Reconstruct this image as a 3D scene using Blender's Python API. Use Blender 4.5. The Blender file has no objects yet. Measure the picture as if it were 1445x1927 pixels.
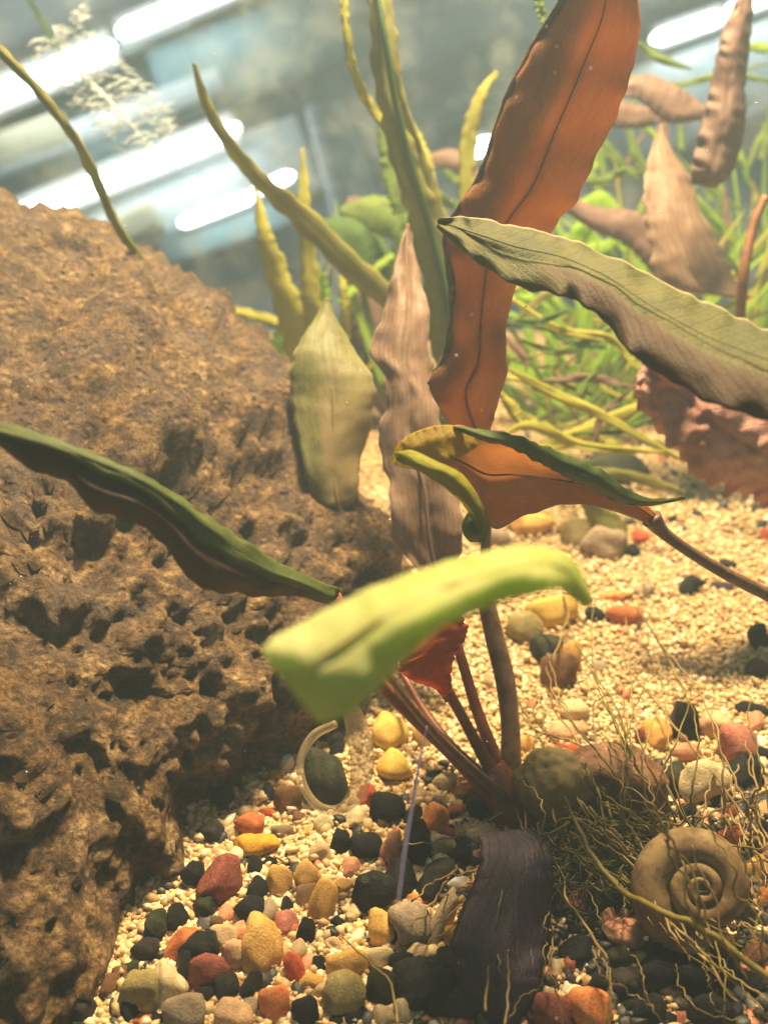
import bpy, math, random
import numpy as np
from mathutils import Vector, Matrix, noise
random.seed(7); np.random.seed(7)
R = math.radians
scene = bpy.context.scene
COL = scene.collection
scene.unit_settings.system = 'METRIC'
scene.unit_settings.scale_length = 0.01          # one unit is one centimetre

# ------------------------------------------------------------------ camera
PITCH = R(22.0); FPX = 1850.0; CW, CH = 1445.0, 1927.0
CAM = Vector((0.0, 0.0, 12.0))
FWD = Vector((0, math.cos(PITCH), -math.sin(PITCH)))
UP = Vector((0, math.sin(PITCH), math.cos(PITCH)))
RIGHT = Vector((1, 0, 0))
cam = bpy.data.cameras.new('camera')
cam.sensor_fit = 'VERTICAL'; cam.sensor_height = 24.0
cam.lens = 24.0 * FPX / CH
cam.clip_start = 0.2; cam.clip_end = 2000
cam.dof.use_dof = True; cam.dof.focus_distance = 15.6; cam.dof.aperture_fstop = 0.125
camo = bpy.data.objects.new('camera', cam); COL.objects.link(camo)
camo.location = CAM; camo.rotation_euler = (R(90) - PITCH, 0, 0)
scene.camera = camo

# ------------------------------------------------------------------ light
w = bpy.data.worlds.new('World'); scene.world = w; w.use_nodes = True
w.node_tree.nodes['Background'].inputs[0].default_value = (0.66, 0.86, 1.0, 1)
w.node_tree.nodes['Background'].inputs[1].default_value = 0.13
def area(name, loc, target, sx, sy, power, color):
    l = bpy.data.lights.new(name, 'AREA'); l.shape = 'RECTANGLE'; l.size = sx; l.size_y = sy
    l.energy = power; l.color = color
    o = bpy.data.objects.new(name, l); COL.objects.link(o); o.location = loc
    o.rotation_euler = (Vector(target) - Vector(loc)).to_track_quat('-Z', 'Y').to_euler()
    return o
area('tank_lamp', (4, 28, 40), (1, 16, 0), 9, 2.5, 84000, (1.0, 0.74, 0.40))
scene.view_settings.view_transform = 'Standard'; scene.view_settings.look = 'None'
scene.view_settings.exposure = -0.05; scene.view_settings.gamma = 1
cy = scene.cycles
cy.use_denoising = True; cy.max_bounces = 8; cy.transparent_max_bounces = 12
cy.volume_bounces = 0; cy.caustics_reflective = False; cy.caustics_refractive = False
cy.sample_clamp_indirect = 6

# ------------------------------------------------------------------ helpers
def P(px, py, d):
    return CAM + (FWD + RIGHT * ((px - CW / 2) / FPX) - UP * ((py - CH / 2) / FPX)) * d
def sand_z(x, y):
    z = 0.12 * (min(y, 27) - 10) + .03 * max(0, y - 27)
    z += 0.22 * noise.noise(Vector((x * .22, y * .22, 3.1)))
    return z
def ground_d(px, py):
    d = FWD + RIGHT * ((px - CW / 2) / FPX) - UP * ((py - CH / 2) / FPX)
    t = 6.0
    while t < 60:
        p = CAM + d * t
        if p.z <= sand_z(p.x, p.y): return t
        t += 0.05
    return 60.0
ORG = {}
def tag(o, label=None, cat=None, group=None, kind=None):
    if label: o['label'] = label
    if cat: o['category'] = cat
    if group: o['group'] = group
    if kind: o['kind'] = kind
    return o
def empty(name, loc, label, cat, group=None):
    o = bpy.data.objects.new(name, None); COL.objects.link(o); o.location = loc
    o.empty_display_size = .5; ORG[o.name] = Vector(loc)
    return tag(o, label, cat, group)
def mesh_obj(name, V, F, m=None, parent=None, origin=None, smooth=True, uv=None, label=None):
    V = np.asarray([tuple(v) for v in V] if not isinstance(V, np.ndarray) else V, dtype=float)
    if parent is not None: org = ORG[parent.name]
    else: org = Vector(origin) if origin is not None else Vector((V[:, 0].mean(), V[:, 1].mean(), V[:, 2].min()))
    V = V - np.array(org)
    me = bpy.data.meshes.new(name); me.from_pydata(V.tolist(), [], F)
    if uv is not None:
        l = me.uv_layers.new(name='UVMap')
        idx = np.zeros(len(me.loops), dtype=np.int32); me.loops.foreach_get('vertex_index', idx)
        l.data.foreach_set('uv', np.asarray(uv, dtype=np.float32)[idx].ravel())
    if smooth: me.polygons.foreach_set('use_smooth', [True] * len(me.polygons))
    if m: me.materials.append(m)
    o = bpy.data.objects.new(name, me); COL.objects.link(o)
    if parent is not None: o.parent = parent
    else: o.location = org
    ORG[o.name] = org
    if label: o['label'] = label
    return o
def cr(pts, n):
    """Catmull-Rom resample of a list of equal-length tuples"""
    A = np.array(pts, dtype=float); k = len(A)
    A = np.vstack([2 * A[0] - A[1], A, 2 * A[-1] - A[-2]])
    out = []
    for i in range(n):
        t = i / (n - 1) * (k - 1); j = min(int(t), k - 2); f = t - j
        p0, p1, p2, p3 = A[j:j + 4]
        out.append(.5 * (2 * p1 + (p2 - p0) * f + (2 * p0 - 5 * p1 + 4 * p2 - p3) * f * f + (3 * p1 - p0 - 3 * p2 + p3) * f ** 3))
    return np.array(out)
def tube_geo(pts, rad, seg=8):
    V = []; F = []; n = len(pts)
    pts = [Vector(p) for p in pts]; prev = None
    for i, p in enumerate(pts):
        t = (pts[min(i + 1, n - 1)] - pts[max(i - 1, 0)]).normalized()
        if prev is None: a = t.orthogonal().normalized()
        else: a = (prev - t * prev.dot(t)).normalized()
        prev = a; b = t.cross(a)
        for s in range(seg):
            an = 2 * math.pi * s / seg
            V.append(p + (a * math.cos(an) + b * math.sin(an)) * rad[i])
    for i in range(n - 1):
        for s in range(seg):
            s2 = (s + 1) % seg
            F.append((i * seg + s, i * seg + s2, (i + 1) * seg + s2, (i + 1) * seg + s))
    F.append(tuple(range(seg))[::-1]); F.append(tuple((n - 1) * seg + s for s in range(seg)))
    return V, F
def tube(name, rows, m, parent=None, seg=10, n=None, label=None, wob=0):
    """rows: (px, py, depth, radius in px)"""
    n = n or max(8, len(rows) * 6)
    A = cr(rows, n)
    if wob:
        s = random.random() * 50
        for i in range(n):
            A[i, 0] += wob * noise.noise(Vector((i * .35, s, 0))); A[i, 1] += wob * noise.noise(Vector((i * .35, s, 9)))
    pts = [P(a[0], a[1], a[2]) for a in A]; rad = [max(.004, a[3] * a[2] / FPX) for a in A]
    V, F = tube_geo(pts, rad, seg)
    uv = [(i // seg / n, (i % seg) / seg) for i in range(len(V))]
    return mesh_obj(name, V, F, m, parent, uv=uv, label=label)
def blade(name, rows, m, parent=None, nu=70, nv=18, ripple=0.0, rfreq=9, rough=0.0, thick=0.015, label=None, roll=0.0, bump=0.0, edge=0.0):
    """rows: (left px, left py, right px, right py, depth, bulge, twist).  bulge < 0 comes towards the lens"""
    A = cr(rows, nu); V = []; UV = []
    s = random.random() * 90
    for i, a in enumerate(A):
        u = i / (nu - 1); uw = u + .09 * noise.noise(Vector((u * 7, s, 4)))
        for j in range(nv):
            v = j / (nv - 1); c = 2 * v - 1
            x = a[0] + (a[2] - a[0]) * v; y = a[1] + (a[3] - a[1]) * v
            if edge:
                ex = a[2] - a[0]; ey = a[3] - a[1]
                k = edge * c * abs(c) ** 3 * noise.noise(Vector((u * 26, s + (5 if c > 0 else 0), 0)))
                x += ex * k; y += ey * k
            d = a[4] + a[5] * (1 - abs(c) ** 2.2) + a[6] * c * .5
            d += .10 * abs(a[5]) * math.exp(-(c / .08) ** 2)
            d += ripple * abs(c) ** 2 * math.sin(uw * rfreq * 6.283 + (1.9 if c > 0 else 0) + 2 * noise.noise(Vector((u * 4, s, 0))))
            d += rough * (1.3 * noise.noise(Vector((u * 5, v * 2.2, s))) + .22 * noise.noise(Vector((u * 22, v * 7, s))))
            d += bump * (math.sin(u * 60 + abs(c) * 7) * math.sin(v * 15)) 
            V.append(P(x, y, d)); UV.append((u, v))
    F = [(i * nv + j, i * nv + j + 1, (i + 1) * nv + j + 1, (i + 1) * nv + j) for i in range(nu - 1) for j in range(nv - 1)]
    o = mesh_obj(name, V, F, m, parent, uv=UV, label=label)
    if thick:
        md = o.modifiers.new('thickness', 'SOLIDIFY'); md.thickness = thick; md.offset = 0
    return o
def midrib_of(rows, m, parent, wpx=5, d_off=-.05, v=.5, name='midrib'):
    A = cr(rows, 40); rr = []
    for i, a in enumerate(A):
        u = i / 39
        rr.append((a[0] + (a[2] - a[0]) * v, a[1] + (a[3] - a[1]) * v, a[4] + a[5] * .92 + d_off, wpx * (1 - .6 * u)))
    return tube(name, rr, m, parent, seg=8, n=60)
def strip_rows(pts):
    """centre line (px, py, d, halfwidth) -> blade rows"""
    out = []
    for i, p in enumerate(pts):
        a = pts[max(i - 1, 0)]; b = pts[min(i + 1, len(pts) - 1)]
        dx, dy = b[0] - a[0], b[1] - a[1]; L = math.hypot(dx, dy) or 1
        nx, ny = -dy / L, dx / L; h = p[3]
        out.append((p[0] - nx * h, p[1] - ny * h, p[0] + nx * h, p[1] + ny * h, p[2], -.3 * h * p[2] / FPX, 0))
    return out

# ------------------------------------------------------------------ materials
def newmat(name):
    m = bpy.data.materials.new(name); m.use_nodes = True; nt = m.node_tree
    return m, nt, nt.nodes, nt.links, nt.nodes['Principled BSDF']
def ramp(nodes, stops):
    r = nodes.new('ShaderNodeValToRGB'); e = r.color_ramp.elements
    while len(e) > 1: e.remove(e[-1])
    e[0].position = stops[0][0]; e[0].color = (*stops[0][1], 1)
    for p, c in stops[1:]:
        q = e.new(p); q.color = (*c, 1)
    return r
def noise_n(nodes, links, scale, detail=6, rough=.6, coord='Object', vec=None):
    n = nodes.new('ShaderNodeTexNoise'); n.inputs['Scale'].default_value = scale
    n.inputs['Detail'].default_value = detail; n.inputs['Roughness'].default_value = rough
    if vec is None:
        t = nodes.new('ShaderNodeTexCoord'); vec = t.outputs[coord]
    links.new(vec, n.inputs['Vector']); return n
def math_n(nodes, links, op, a, b=None, c=None):
    n = nodes.new('ShaderNodeMath'); n.operation = op
    for i, x in enumerate((a, b, c)):
        if x is None: continue
        if isinstance(x, (int, float)): n.inputs[i].default_value = x
        else: links.new(x, n.inputs[i])
    return n.outputs[0]
def mixc(nodes, links, fac, a, b, mode='MIX'):
    n = nodes.new('ShaderNodeMix'); n.data_type = 'RGBA'; n.blend_type = mode
    for k, x in ((0, fac), (6, a), (7, b)):
        if isinstance(x, (int, float)): n.inputs[k].default_value = x
        elif isinstance(x, tuple): n.inputs[k].default_value = (*x, 1)
        else: links.new(x, n.inputs[k])
    return n.outputs[2]
def sstep(nodes, links, x, lo, hi):
    n = nodes.new('ShaderNodeMapRange'); n.interpolation_type = 'SMOOTHSTEP'
    links.new(x, n.inputs[0]); n.inputs[1].default_value = lo; n.inputs[2].default_value = hi
    return n.outputs[0]

def leaf_mat(name, c1, c2, vein, trans=.3, tcol=None, veins=26, rib=True, speck=.0, streak=.38, rough=.42, fuzz=0.0, nscale=5, edgec=None, blotch=None, bumps=.25):
    m, nt, N, L, b = newmat(name)
    tc = N.new('ShaderNodeTexCoord'); sep = N.new('ShaderNodeSeparateXYZ'); L.new(tc.outputs['UV'], sep.inputs[0])
    u, v = sep.outputs[0], sep.outputs[1]
    c = math_n(N, L, 'ABSOLUTE', math_n(N, L, 'SUBTRACT', v, .5))
    n1 = noise_n(N, L, nscale * .25, 6, .65); n2 = noise_n(N, L, nscale * 3, 5, .7)
    base = mixc(N, L, sstep(N, L, n1.outputs[0], .35, .68), c1, c2)
    # long streaks that run along the blade
    cb = N.new('ShaderNodeCombineXYZ'); L.new(math_n(N, L, 'MULTIPLY', u, 5.0), cb.inputs[0]); L.new(math_n(N, L, 'MULTIPLY', v, 34.0), cb.inputs[1])
    st = noise_n(N, L, 1.0, 5, .7, vec=cb.outputs[0])
    base = mixc(N, L, math_n(N, L, 'MULTIPLY', sstep(N, L, st.outputs[0], .42, .66), streak), base, vein)
    # side veins leaving the midrib
    ph = math_n(N, L, 'SUBTRACT', math_n(N, L, 'MULTIPLY', u, float(veins)), math_n(N, L, 'MULTIPLY', c, 7.0))
    ph = math_n(N, L, 'ADD', ph, math_n(N, L, 'MULTIPLY', n1.outputs[0], 1.2))
    sv = sstep(N, L, math_n(N, L, 'ABSOLUTE', math_n(N, L, 'SUBTRACT', math_n(N, L, 'FRACT', ph), .5)), .0, .10)
    sv = math_n(N, L, 'SUBTRACT', 1.0, sv)
    base = mixc(N, L, math_n(N, L, 'MULTIPLY', sv, .30), base, vein)
    ve = N.new('ShaderNodeTexVoronoi'); ve.feature = 'DISTANCE_TO_EDGE'; ve.inputs['Scale'].default_value = 5.5; L.new(tc.outputs['Object'], ve.inputs['Vector'])
    vn = math_n(N, L, 'SUBTRACT', 1.0, sstep(N, L, ve.outputs['Distance'], .0, .07))
    base = mixc(N, L, math_n(N, L, 'MULTIPLY', vn, .22), base, vein)
    n6 = noise_n(N, L, 1.1, 5, .7); base = mixc(N, L, math_n(N, L, 'MULTIPLY', sstep(N, L, n6.outputs[0], .52, .7), .45), base, (.55 * c1[0] + .03, .5 * c1[1] + .02, .45 * c1[2]))
    if rib:
        rb = math_n(N, L, 'SUBTRACT', 1.0, sstep(N, L, c, .0, .035))
        base = mixc(N, L, math_n(N, L, 'MULTIPLY', rb, .6), base, vein)
    if edgec is not None:
        base = mixc(N, L, math_n(N, L, 'MULTIPLY', sstep(N, L, c, .465, .5), .85), base, edgec)
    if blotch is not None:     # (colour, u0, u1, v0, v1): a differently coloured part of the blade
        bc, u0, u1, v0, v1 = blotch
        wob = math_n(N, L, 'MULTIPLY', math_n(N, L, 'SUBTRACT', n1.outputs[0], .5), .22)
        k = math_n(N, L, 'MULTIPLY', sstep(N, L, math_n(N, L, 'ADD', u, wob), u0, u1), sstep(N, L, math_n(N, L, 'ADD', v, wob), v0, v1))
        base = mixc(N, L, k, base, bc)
    base = mixc(N, L, math_n(N, L, 'MULTIPLY', n2.outputs[0], .5), base, (0.5 * c1[0], .5 * c1[1], .5 * c1[2]))
    if fuzz:
        n3 = noise_n(N, L, 38, 3, .8)
        base = mixc(N, L, math_n(N, L, 'MULTIPLY', sstep(N, L, n3.outputs[0], .52, .72), fuzz), base, (.42, .38, .14))
    if speck:
        vo = N.new('ShaderNodeTexVoronoi'); vo.inputs['Scale'].default_value = 2.1; L.new(tc.outputs['Object'], vo.inputs['Vector'])
        sp = math_n(N, L, 'SUBTRACT', 1.0, sstep(N, L, vo.outputs['Distance'], .045, .085))
        base = mixc(N, L, math_n(N, L, 'MULTIPLY', sp, speck), base, (.75, .62, .42))
    L.new(base, b.inputs['Base Color']); b.inputs['Roughness'].default_value = rough
    b.inputs['Specular IOR Level'].default_value = .22
    h = math_n(N, L, 'ADD', math_n(N, L, 'MULTIPLY', n2.outputs[0], .7), math_n(N, L, 'ADD', math_n(N, L, 'MULTIPLY', sv, -.5), math_n(N, L, 'MULTIPLY', st.outputs[0], .6)))
    n5 = noise_n(N, L, 30, 3, .7); h = math_n(N, L, 'ADD', h, math_n(N, L, 'MULTIPLY', n5.outputs[0], .5))
    bp = N.new('ShaderNodeBump'); bp.inputs['Strength'].default_value = bumps * 1.4; bp.inputs['Distance'].default_value = .08
    L.new(h, bp.inputs['Height']); L.new(bp.outputs[0], b.inputs['Normal'])
    tr = N.new('ShaderNodeBsdfTranslucent')
    if tcol: L.new(mixc(N, L, .75, base, tcol), tr.inputs[0])
    else: L.new(base, tr.inputs[0])
    mx = N.new('ShaderNodeMixShader'); mx.inputs[0].default_value = trans
    L.new(b.outputs[0], mx.inputs[1]); L.new(tr.outputs[0], mx.inputs[2])
    L.new(mx.outputs[0], N['Material Output'].inputs[0])
    return m
def solid_mat(name, c1, c2, scale=6, rough=.5, bump=.3, trans=0, spec=.4, detail=6, dist=.05, alpha=None, speck=None):
    m, nt, N, L, b = newmat(name)
    n1 = noise_n(N, L, scale, detail, .65)
    base = mixc(N, L, sstep(N, L, n1.outputs[0], .33, .68), c1, c2)
    if speck:
        n4 = noise_n(N, L, scale * 5, 3, .6)
        base = mixc(N, L, sstep(N, L, n4.outputs[0], .60, .70), base, speck)
    n7 = noise_n(N, L, scale * 9, 4, .75); base = mixc(N, L, math_n(N, L, 'MULTIPLY', sstep(N, L, n7.outputs[0], .5, .72), .5), base, tuple(x * .35 for x in c1))
    n8 = noise_n(N, L, scale * .35, 3, .6); base = mixc(N, L, math_n(N, L, 'MULTIPLY', sstep(N, L, n8.outputs[0], .5, .7), .4), base, (c1[0] * .7, c1[1] * .6, c1[2] * .45))
    L.new(base, b.inputs['Base Color']); b.inputs['Roughness'].default_value = rough
    b.inputs['Specular IOR Level'].default_value = spec
    n2 = noise_n(N, L, scale * 4, 5, .7)
    bp = N.new('ShaderNodeBump'); bp.inputs['Strength'].default_value = bump; bp.inputs['Distance'].default_value = dist
    L.new(n2.outputs[0], bp.inputs['Height']); L.new(bp.outputs[0], b.inputs['Normal'])
    out = b.outputs[0]
    if trans:
        tr = N.new('ShaderNodeBsdfTranslucent'); L.new(base, tr.inputs[0])
        mx = N.new('ShaderNodeMixShader'); mx.inputs[0].default_value = trans
        L.new(out, mx.inputs[1]); L.new(tr.outputs[0], mx.inputs[2]); out = mx.outputs[0]
    if alpha is not None:
        tp = N.new('ShaderNodeBsdfTransparent'); mx = N.new('ShaderNodeMixShader'); mx.inputs[0].default_value = alpha
        L.new(tp.outputs[0], mx.inputs[1]); L.new(out, mx.inputs[2]); out = mx.outputs[0]
    L.new(out, N['Material Output'].inputs[0])
    return m

# ------------------------------------------------------------------ the setting: sand bed, back glass, shop room
sm, nt, N, L, b = newmat('sand')
n1 = noise_n(N, L, 1.6, 8, .7); n2 = noise_n(N, L, 9, 6, .75)
L.new(mixc(N, L, n2.outputs[0], (.30, .19, .08), (.58, .42, .22)), b.inputs['Base Color'])
b.inputs['Roughness'].default_value = .9
bp = N.new('ShaderNodeBump'); bp.inputs['Strength'].default_value = .9; bp.inputs['Distance'].default_value = .12
L.new(n2.outputs[0], bp.inputs['Height']); L.new(bp.outputs[0], b.inputs['Normal'])
xs = np.linspace(-40, 45, 150); ys = np.linspace(3, 46, 110)
V = [(x, y, sand_z(x, y)) for y in ys for x in xs]
F = [(j * 150 + i, j * 150 + i + 1, (j + 1) * 150 + i + 1, (j + 1) * 150 + i) for j in range(109) for i in range(149)]
o = mesh_obj('sand_bed', V, F, sm, origin=(0, 0, 0)); tag(o, 'pale yellow sand bed sloping up towards the back', kind='structure')

def box_geo(c, ax, ay, az, sx, sy, sz):
    V = []
    for k in (-.5, .5):
        for j in (-.5, .5):
            for i in (-.5, .5): V.append(c + ax * (sx * i) + ay * (sy * j) + az * (sz * k))
    return V, [(0, 2, 3, 1), (4, 5, 7, 6), (0, 1, 5, 4), (2, 6, 7, 3), (0, 4, 6, 2), (1, 3, 7, 5)]

def room_mat(name, a, c, s=.02):
    m = solid_mat(name, a, c, scale=s, rough=.8, bump=0); return m
wallm = solid_mat('shop_wall', (.24, .40, .45), (.62, .76, .80), scale=.035, rough=.85, bump=.0, detail=5)
RD = 170.0
def ipt(px, py, d=RD): return P(px, py, d)
# the wall of the shop behind the tank
c = ipt(722, 500, RD + 12)
V, F = box_geo(c, RIGHT, UP, FWD, 420, 420, 4); tag(mesh_obj('shop_wall', V, F, wallm, smooth=False), 'blurred grey green shop wall behind the tank', kind='structure')
def slab(name, p1, p2, wpx, d, m, label, thick=4, cat=None, kind=None, parent=None):
    a = ipt(*p1, d); b_ = ipt(*p2, d); ax = (b_ - a).normalized(); az = FWD; ay = az.cross(ax).normalized(); az = ax.cross(ay)
    V, F = box_geo((a + b_) / 2, ax, ay, az, (b_ - a).length, wpx * d / FPX, thick)
    o = mesh_obj(name, V, F, m, parent, smooth=False)
    md = o.modifiers.new('bevel', 'BEVEL'); md.width = 1.0; md.segments = 3
    if parent is None: tag(o, label, cat, kind=kind)
    return o
greyp = room_mat('grey_panel', (.60, .68, .72), (.76, .82, .85), .05)
dkp = room_mat('dark_panel', (.16, .29, .33), (.32, .46, .50), .06)
beige = room_mat('beige_panel', (.42, .40, .28), (.56, .52, .38), .05)
slab('ceiling_panel', (-150, 150), (330, -40), 190, RD + 4, greyp, 'pale grey ceiling panel above the upper light strip', kind='structure')
slab('ceiling_panel', (60, 470), (585, 290), 150, RD + 3, greyp, 'pale grey ceiling panel below the long bright light strip', kind='structure')
slab('ceiling_panel', (-100, 345), (420, 150), 40, RD + 2, greyp, 'grey ceiling strip above the long bright light strip', kind='structure')
slab('ceiling_panel', (-120, 330), (130, 240), 60, RD + 1, beige, 'beige ceiling patch left of the algae frond', kind='structure')
slab('ceiling_panel', (200, 455), (300, 405), 60, RD - 1, beige, 'small beige ceiling patch above the rock', kind='structure')
slab('ceiling_panel', (300, 170), (640, 40), 150, RD + 5, dkp, 'dark teal ceiling recess right of the upper light strip', kind='structure')
slab('ceiling_panel', (300, 480), (560, 390), 70, RD + 1, dkp, 'dark teal recess beneath the short light strip', kind='structure')
slab('wall_post', (590, 200), (660, 480), 34, RD - 2, greyp, 'pale upright wall post behind the grass leaves', kind='structure')
slab('wall_post', (640, 190), (740, 420), 22, RD - 3, dkp, 'dark upright wall post behind the grass leaves', kind='structure')
slab('ceiling_panel', (740, 220), (1010, 120), 120, RD + 4, dkp, 'dark shelf shape between the tall leaves', kind='structure')
slab('ceiling_panel', (720, 90), (1250, -20), 130, RD + 6, greyp, 'pale ceiling panel at the top centre', kind='structure')
slab('ceiling_panel', (1150, 240), (1500, 110), 170, RD + 2, greyp, 'pale panel below the light strip at top right', kind='structure')
hm = room_mat('light_housing', (.55, .56, .56), (.62, .63, .63))
em = bpy.data.materials.new('tube_glow'); em.use_nodes = True
e = em.node_tree.nodes.new('ShaderNodeEmission'); e.inputs[0].default_value = (1, .985, .95, 1); e.inputs[1].default_value = 15
em.node_tree.links.new(e.outputs[0], em.node_tree.nodes['Material Output'].inputs[0])
def light(p1, p2, r, d, label):
    a = ipt(*p1, d)
    t = empty('light_strip', a, label, 'ceiling light', 'bright light strips of the shop')
    slab('housing', p1, p2, r * 2.6, d + 4, hm, None, thick=3, parent=t)
    n = 16; rows = []
    for i in range(n):
        u = i / (n - 1); k = min(u, 1 - u) * math.dist(p1, p2) / r
        rows.append((p1[0] + (p2[0] - p1[0]) * u, p1[1] + (p2[1] - p1[1]) * u, d, .66 * r * min(1, .35 + k * .8)))
    tube('tube', rows, em, t, seg=14, n=60)
light((20, 413), (450, 238), 25, RD - 6, 'longest bright light strip, ending above the grass leaf in the centre left')
light((338, 422), (478, 368), 15, RD - 6, 'short dim light strip below the long one, left of the grass leaf')
light((478, 360), (552, 328), 15, RD - 8, 'short bright rounded light strip just right of the grass leaf')
light((-60, 203), (215, 85), 28, RD - 6, 'bright light strip at the left edge near the top, behind the algae frond')
light((222, 62), (470, -40), 22, RD - 6, 'bright light strip cut by the top edge of the photo')
light((1226, 76), (1360, 30), 19, RD - 6, 'light strip at top right beside the upright brown leaf')
light((1362, 26), (1560, -50), 17, RD - 6, 'light strip running out of the top right corner')
light((892, 290), (925, 262), 22, RD - 6, 'small bright light spot left of the tall red leaf')

# back glass pane of the tank
gm, nt, N, L, b = newmat('back_glass')
N.remove(b); tp = N.new('ShaderNodeBsdfTransparent'); gl = N.new('ShaderNodeBsdfGlossy'); gl.inputs['Roughness'].default_value = .08
df = N.new('ShaderNodeBsdfDiffuse'); df.inputs[0].default_value = (.75, .80, .78, 1)
tp.inputs[0].default_value = (.90, .96, .96, 1)
n1 = noise_n(N, L, .25, 6, .7)
m1 = N.new('ShaderNodeMixShader'); m1.inputs[0].default_value = .03; L.new(tp.outputs[0], m1.inputs[1]); L.new(gl.outputs[0], m1.inputs[2])
m2 = N.new('ShaderNodeMixShader'); L.new(math_n(N, L, 'MULTIPLY', sstep(N, L, n1.outputs[0], .45, .8), .22), m2.inputs[0])
L.new(m1.outputs[0], m2.inputs[1]); L.new(df.outputs[0], m2.inputs[2]); L.new(m2.outputs[0], N['Material Output'].inputs[0])
V, F = box_geo(Vector((0, 46.5, 28)), Vector((1, 0, 0)), Vector((0, 1, 0)), Vector((0, 0, 1)), 110, .6, 62)
tag(mesh_obj('back_glass', V, F, gm, smooth=False), 'clear back pane of the tank', kind='structure')

# ------------------------------------------------------------------ porous rock
poly = [(-420, 250), (-160, 330), (0, 398), (60, 432), (150, 462), (230, 486), (290, 512), (345, 548), (398, 588), (425, 640), (480, 668), (530, 704), (560, 800),
        (600, 900), (660, 980), (690, 1080), (670, 1200), (640, 1320), (580, 1420), (500, 1490), (425, 1570), (405, 1650), (385, 1730), (310, 1790), (240, 1850),
        (205, 1935), (60, 2150), (-420, 2260), (-760, 1250)]
RC = (60, 1180)
pa = sorted((math.atan2(-(y - RC[1]), x - RC[0]), math.hypot(x - RC[0], y - RC[1])) for x, y in poly)
pA = np.array([a for a, r in pa]); pR = np.array([r for a, r in pa])
bm_ = bpy.data.meshes.new('t'); import bmesh
bm = bmesh.new(); bmesh.ops.create_icosphere(bm, subdivisions=7, radius=1); bm.to_mesh(bm_); bm.free()
nv = len(bm_.vertices); SV = np.zeros(nv * 3); bm_.vertices.foreach_get('co', SV); SV = SV.reshape(-1, 3)
FA = np.zeros(len(bm_.polygons) * 3, dtype=np.int32); bm_.polygons.foreach_get('vertices', FA); FA = FA.reshape(-1, 3)
a_, b_, c_ = SV[:, 0], SV[:, 1], SV[:, 2]
th = np.arctan2(b_, a_); mg = np.hypot(a_, b_)
Rr = np.interp(th, np.concatenate([pA - 2 * np.pi, pA, pA + 2 * np.pi]), np.concatenate([pR, pR, pR]) * 1.045)
px = RC[0] + Rr * mg ** .85 * np.cos(th); py = RC[1] - Rr * mg ** .85 * np.sin(th)
dc = 21.5 + (1200 - py) * .0052 + (px - RC[0]) * .0022
dc = dc - np.clip(py - 1600, 0, 400) * .0018
dc = dc + np.clip(py - 1520, 0, 300) * .004 * np.clip((380 - px) / 380, 0, 1)
dd = dc - np.sign(c_) * np.abs(c_) ** .75 * np.where(c_ > 0, 5.6, 6.5)
fw, rt, up = np.array(FWD), np.array(RIGHT), np.array(UP)
W = np.array(CAM) + (fw + ((px - CW / 2) / FPX)[:, None] * rt - ((py - CH / 2) / FPX)[:, None] * up) * dd[:, None]
nrm = W - np.array(P(RC[0], RC[1], 21.5)); nrm /= np.linalg.norm(nrm, axis=1)[:, None]
disp = np.zeros(nv); front = c_ > -.35
nz = noise.noise; vor = noise.voronoi
for i in np.nonzero(front)[0]:
    q = Vector(W[i])
    n = .95 * nz(q * .32) + .60 * nz(q * .8) + .30 * nz(q * 1.7) + .17 * nz(q * 3.4)+ .09 * nz(q * 6.5)
    w_ = Vector((nz(q * .9), nz(q * .9 + Vector((7, 0, 0))), nz(q * .9 + Vector((0, 7, 0))))) * .5
    d1 = vor(q * 1.15 + w_)[0][0]; d2 = vor(q * 2.4 + w_ * 1.4)[0][0]
    n -= .13 * max(0, 1 - d1 / .34) ** .8 + .26 * max(0, 1 - d2 / .34) ** .8
    n += .30 * abs(nz(q * 2.3)) - .22 * abs(nz(q * 4.6))
    disp[i] = n
W = W + nrm * disp[:, None]
rk, nt, N, L, b = newmat('lava_rock')
n1 = noise_n(N, L, .28, 5, .6); n2 = noise_n(N, L, 2.1, 9, .70); n3 = noise_n(N, L, 9, 8, .75)
r1 = ramp(N, [(.30, (.020, .010, .004)), (.41, (.075, .040, .014)), (.48, (.20, .120, .045)), (.56, (.46, .31, .15)), (.66, (.85, .66, .40))]); L.new(n2.outputs[0], r1.inputs[0])
r2 = ramp(N, [(.38, (.55, .38, .12)), (.5, (.88, .74, .46)), (.62, (1.0, .92, .86))]); L.new(n1.outputs[0], r2.inputs[0])
cc = mixc(N, L, .8, r1.outputs[0], r2.outputs[0], 'MULTIPLY')
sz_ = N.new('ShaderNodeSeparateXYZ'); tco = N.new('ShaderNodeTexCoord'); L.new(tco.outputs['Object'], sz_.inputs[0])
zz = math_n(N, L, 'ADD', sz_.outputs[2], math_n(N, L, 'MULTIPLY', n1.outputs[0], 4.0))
veil_n = noise_n(N, L, .8, 6, .7)
cc = mixc(N, L, math_n(N, L, 'MULTIPLY', sstep(N, L, zz, 10.0, 17.0), math_n(N, L, 'ADD', .25, math_n(N, L, 'MULTIPLY', sstep(N, L, veil_n.outputs[0], .4, .65), .5))), cc, (.25, .18, .145))  # grey mauve haze veil painted into the rock colour, stronger towards the top
r3 = ramp(N, [(.35, (.35, .3, .25)), (.55, (1, 1, 1)), (.75, (1.3, 1.25, 1.15))]); L.new(n3.outputs[0], r3.inputs[0])
cc = mixc(N, L, 1.0, cc, r3.outputs[0], 'MULTIPLY')
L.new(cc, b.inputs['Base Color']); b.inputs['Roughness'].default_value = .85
vo = N.new('ShaderNodeTexVoronoi'); vo.inputs['Scale'].default_value = 4.5; vo.feature = 'F1'
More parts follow.
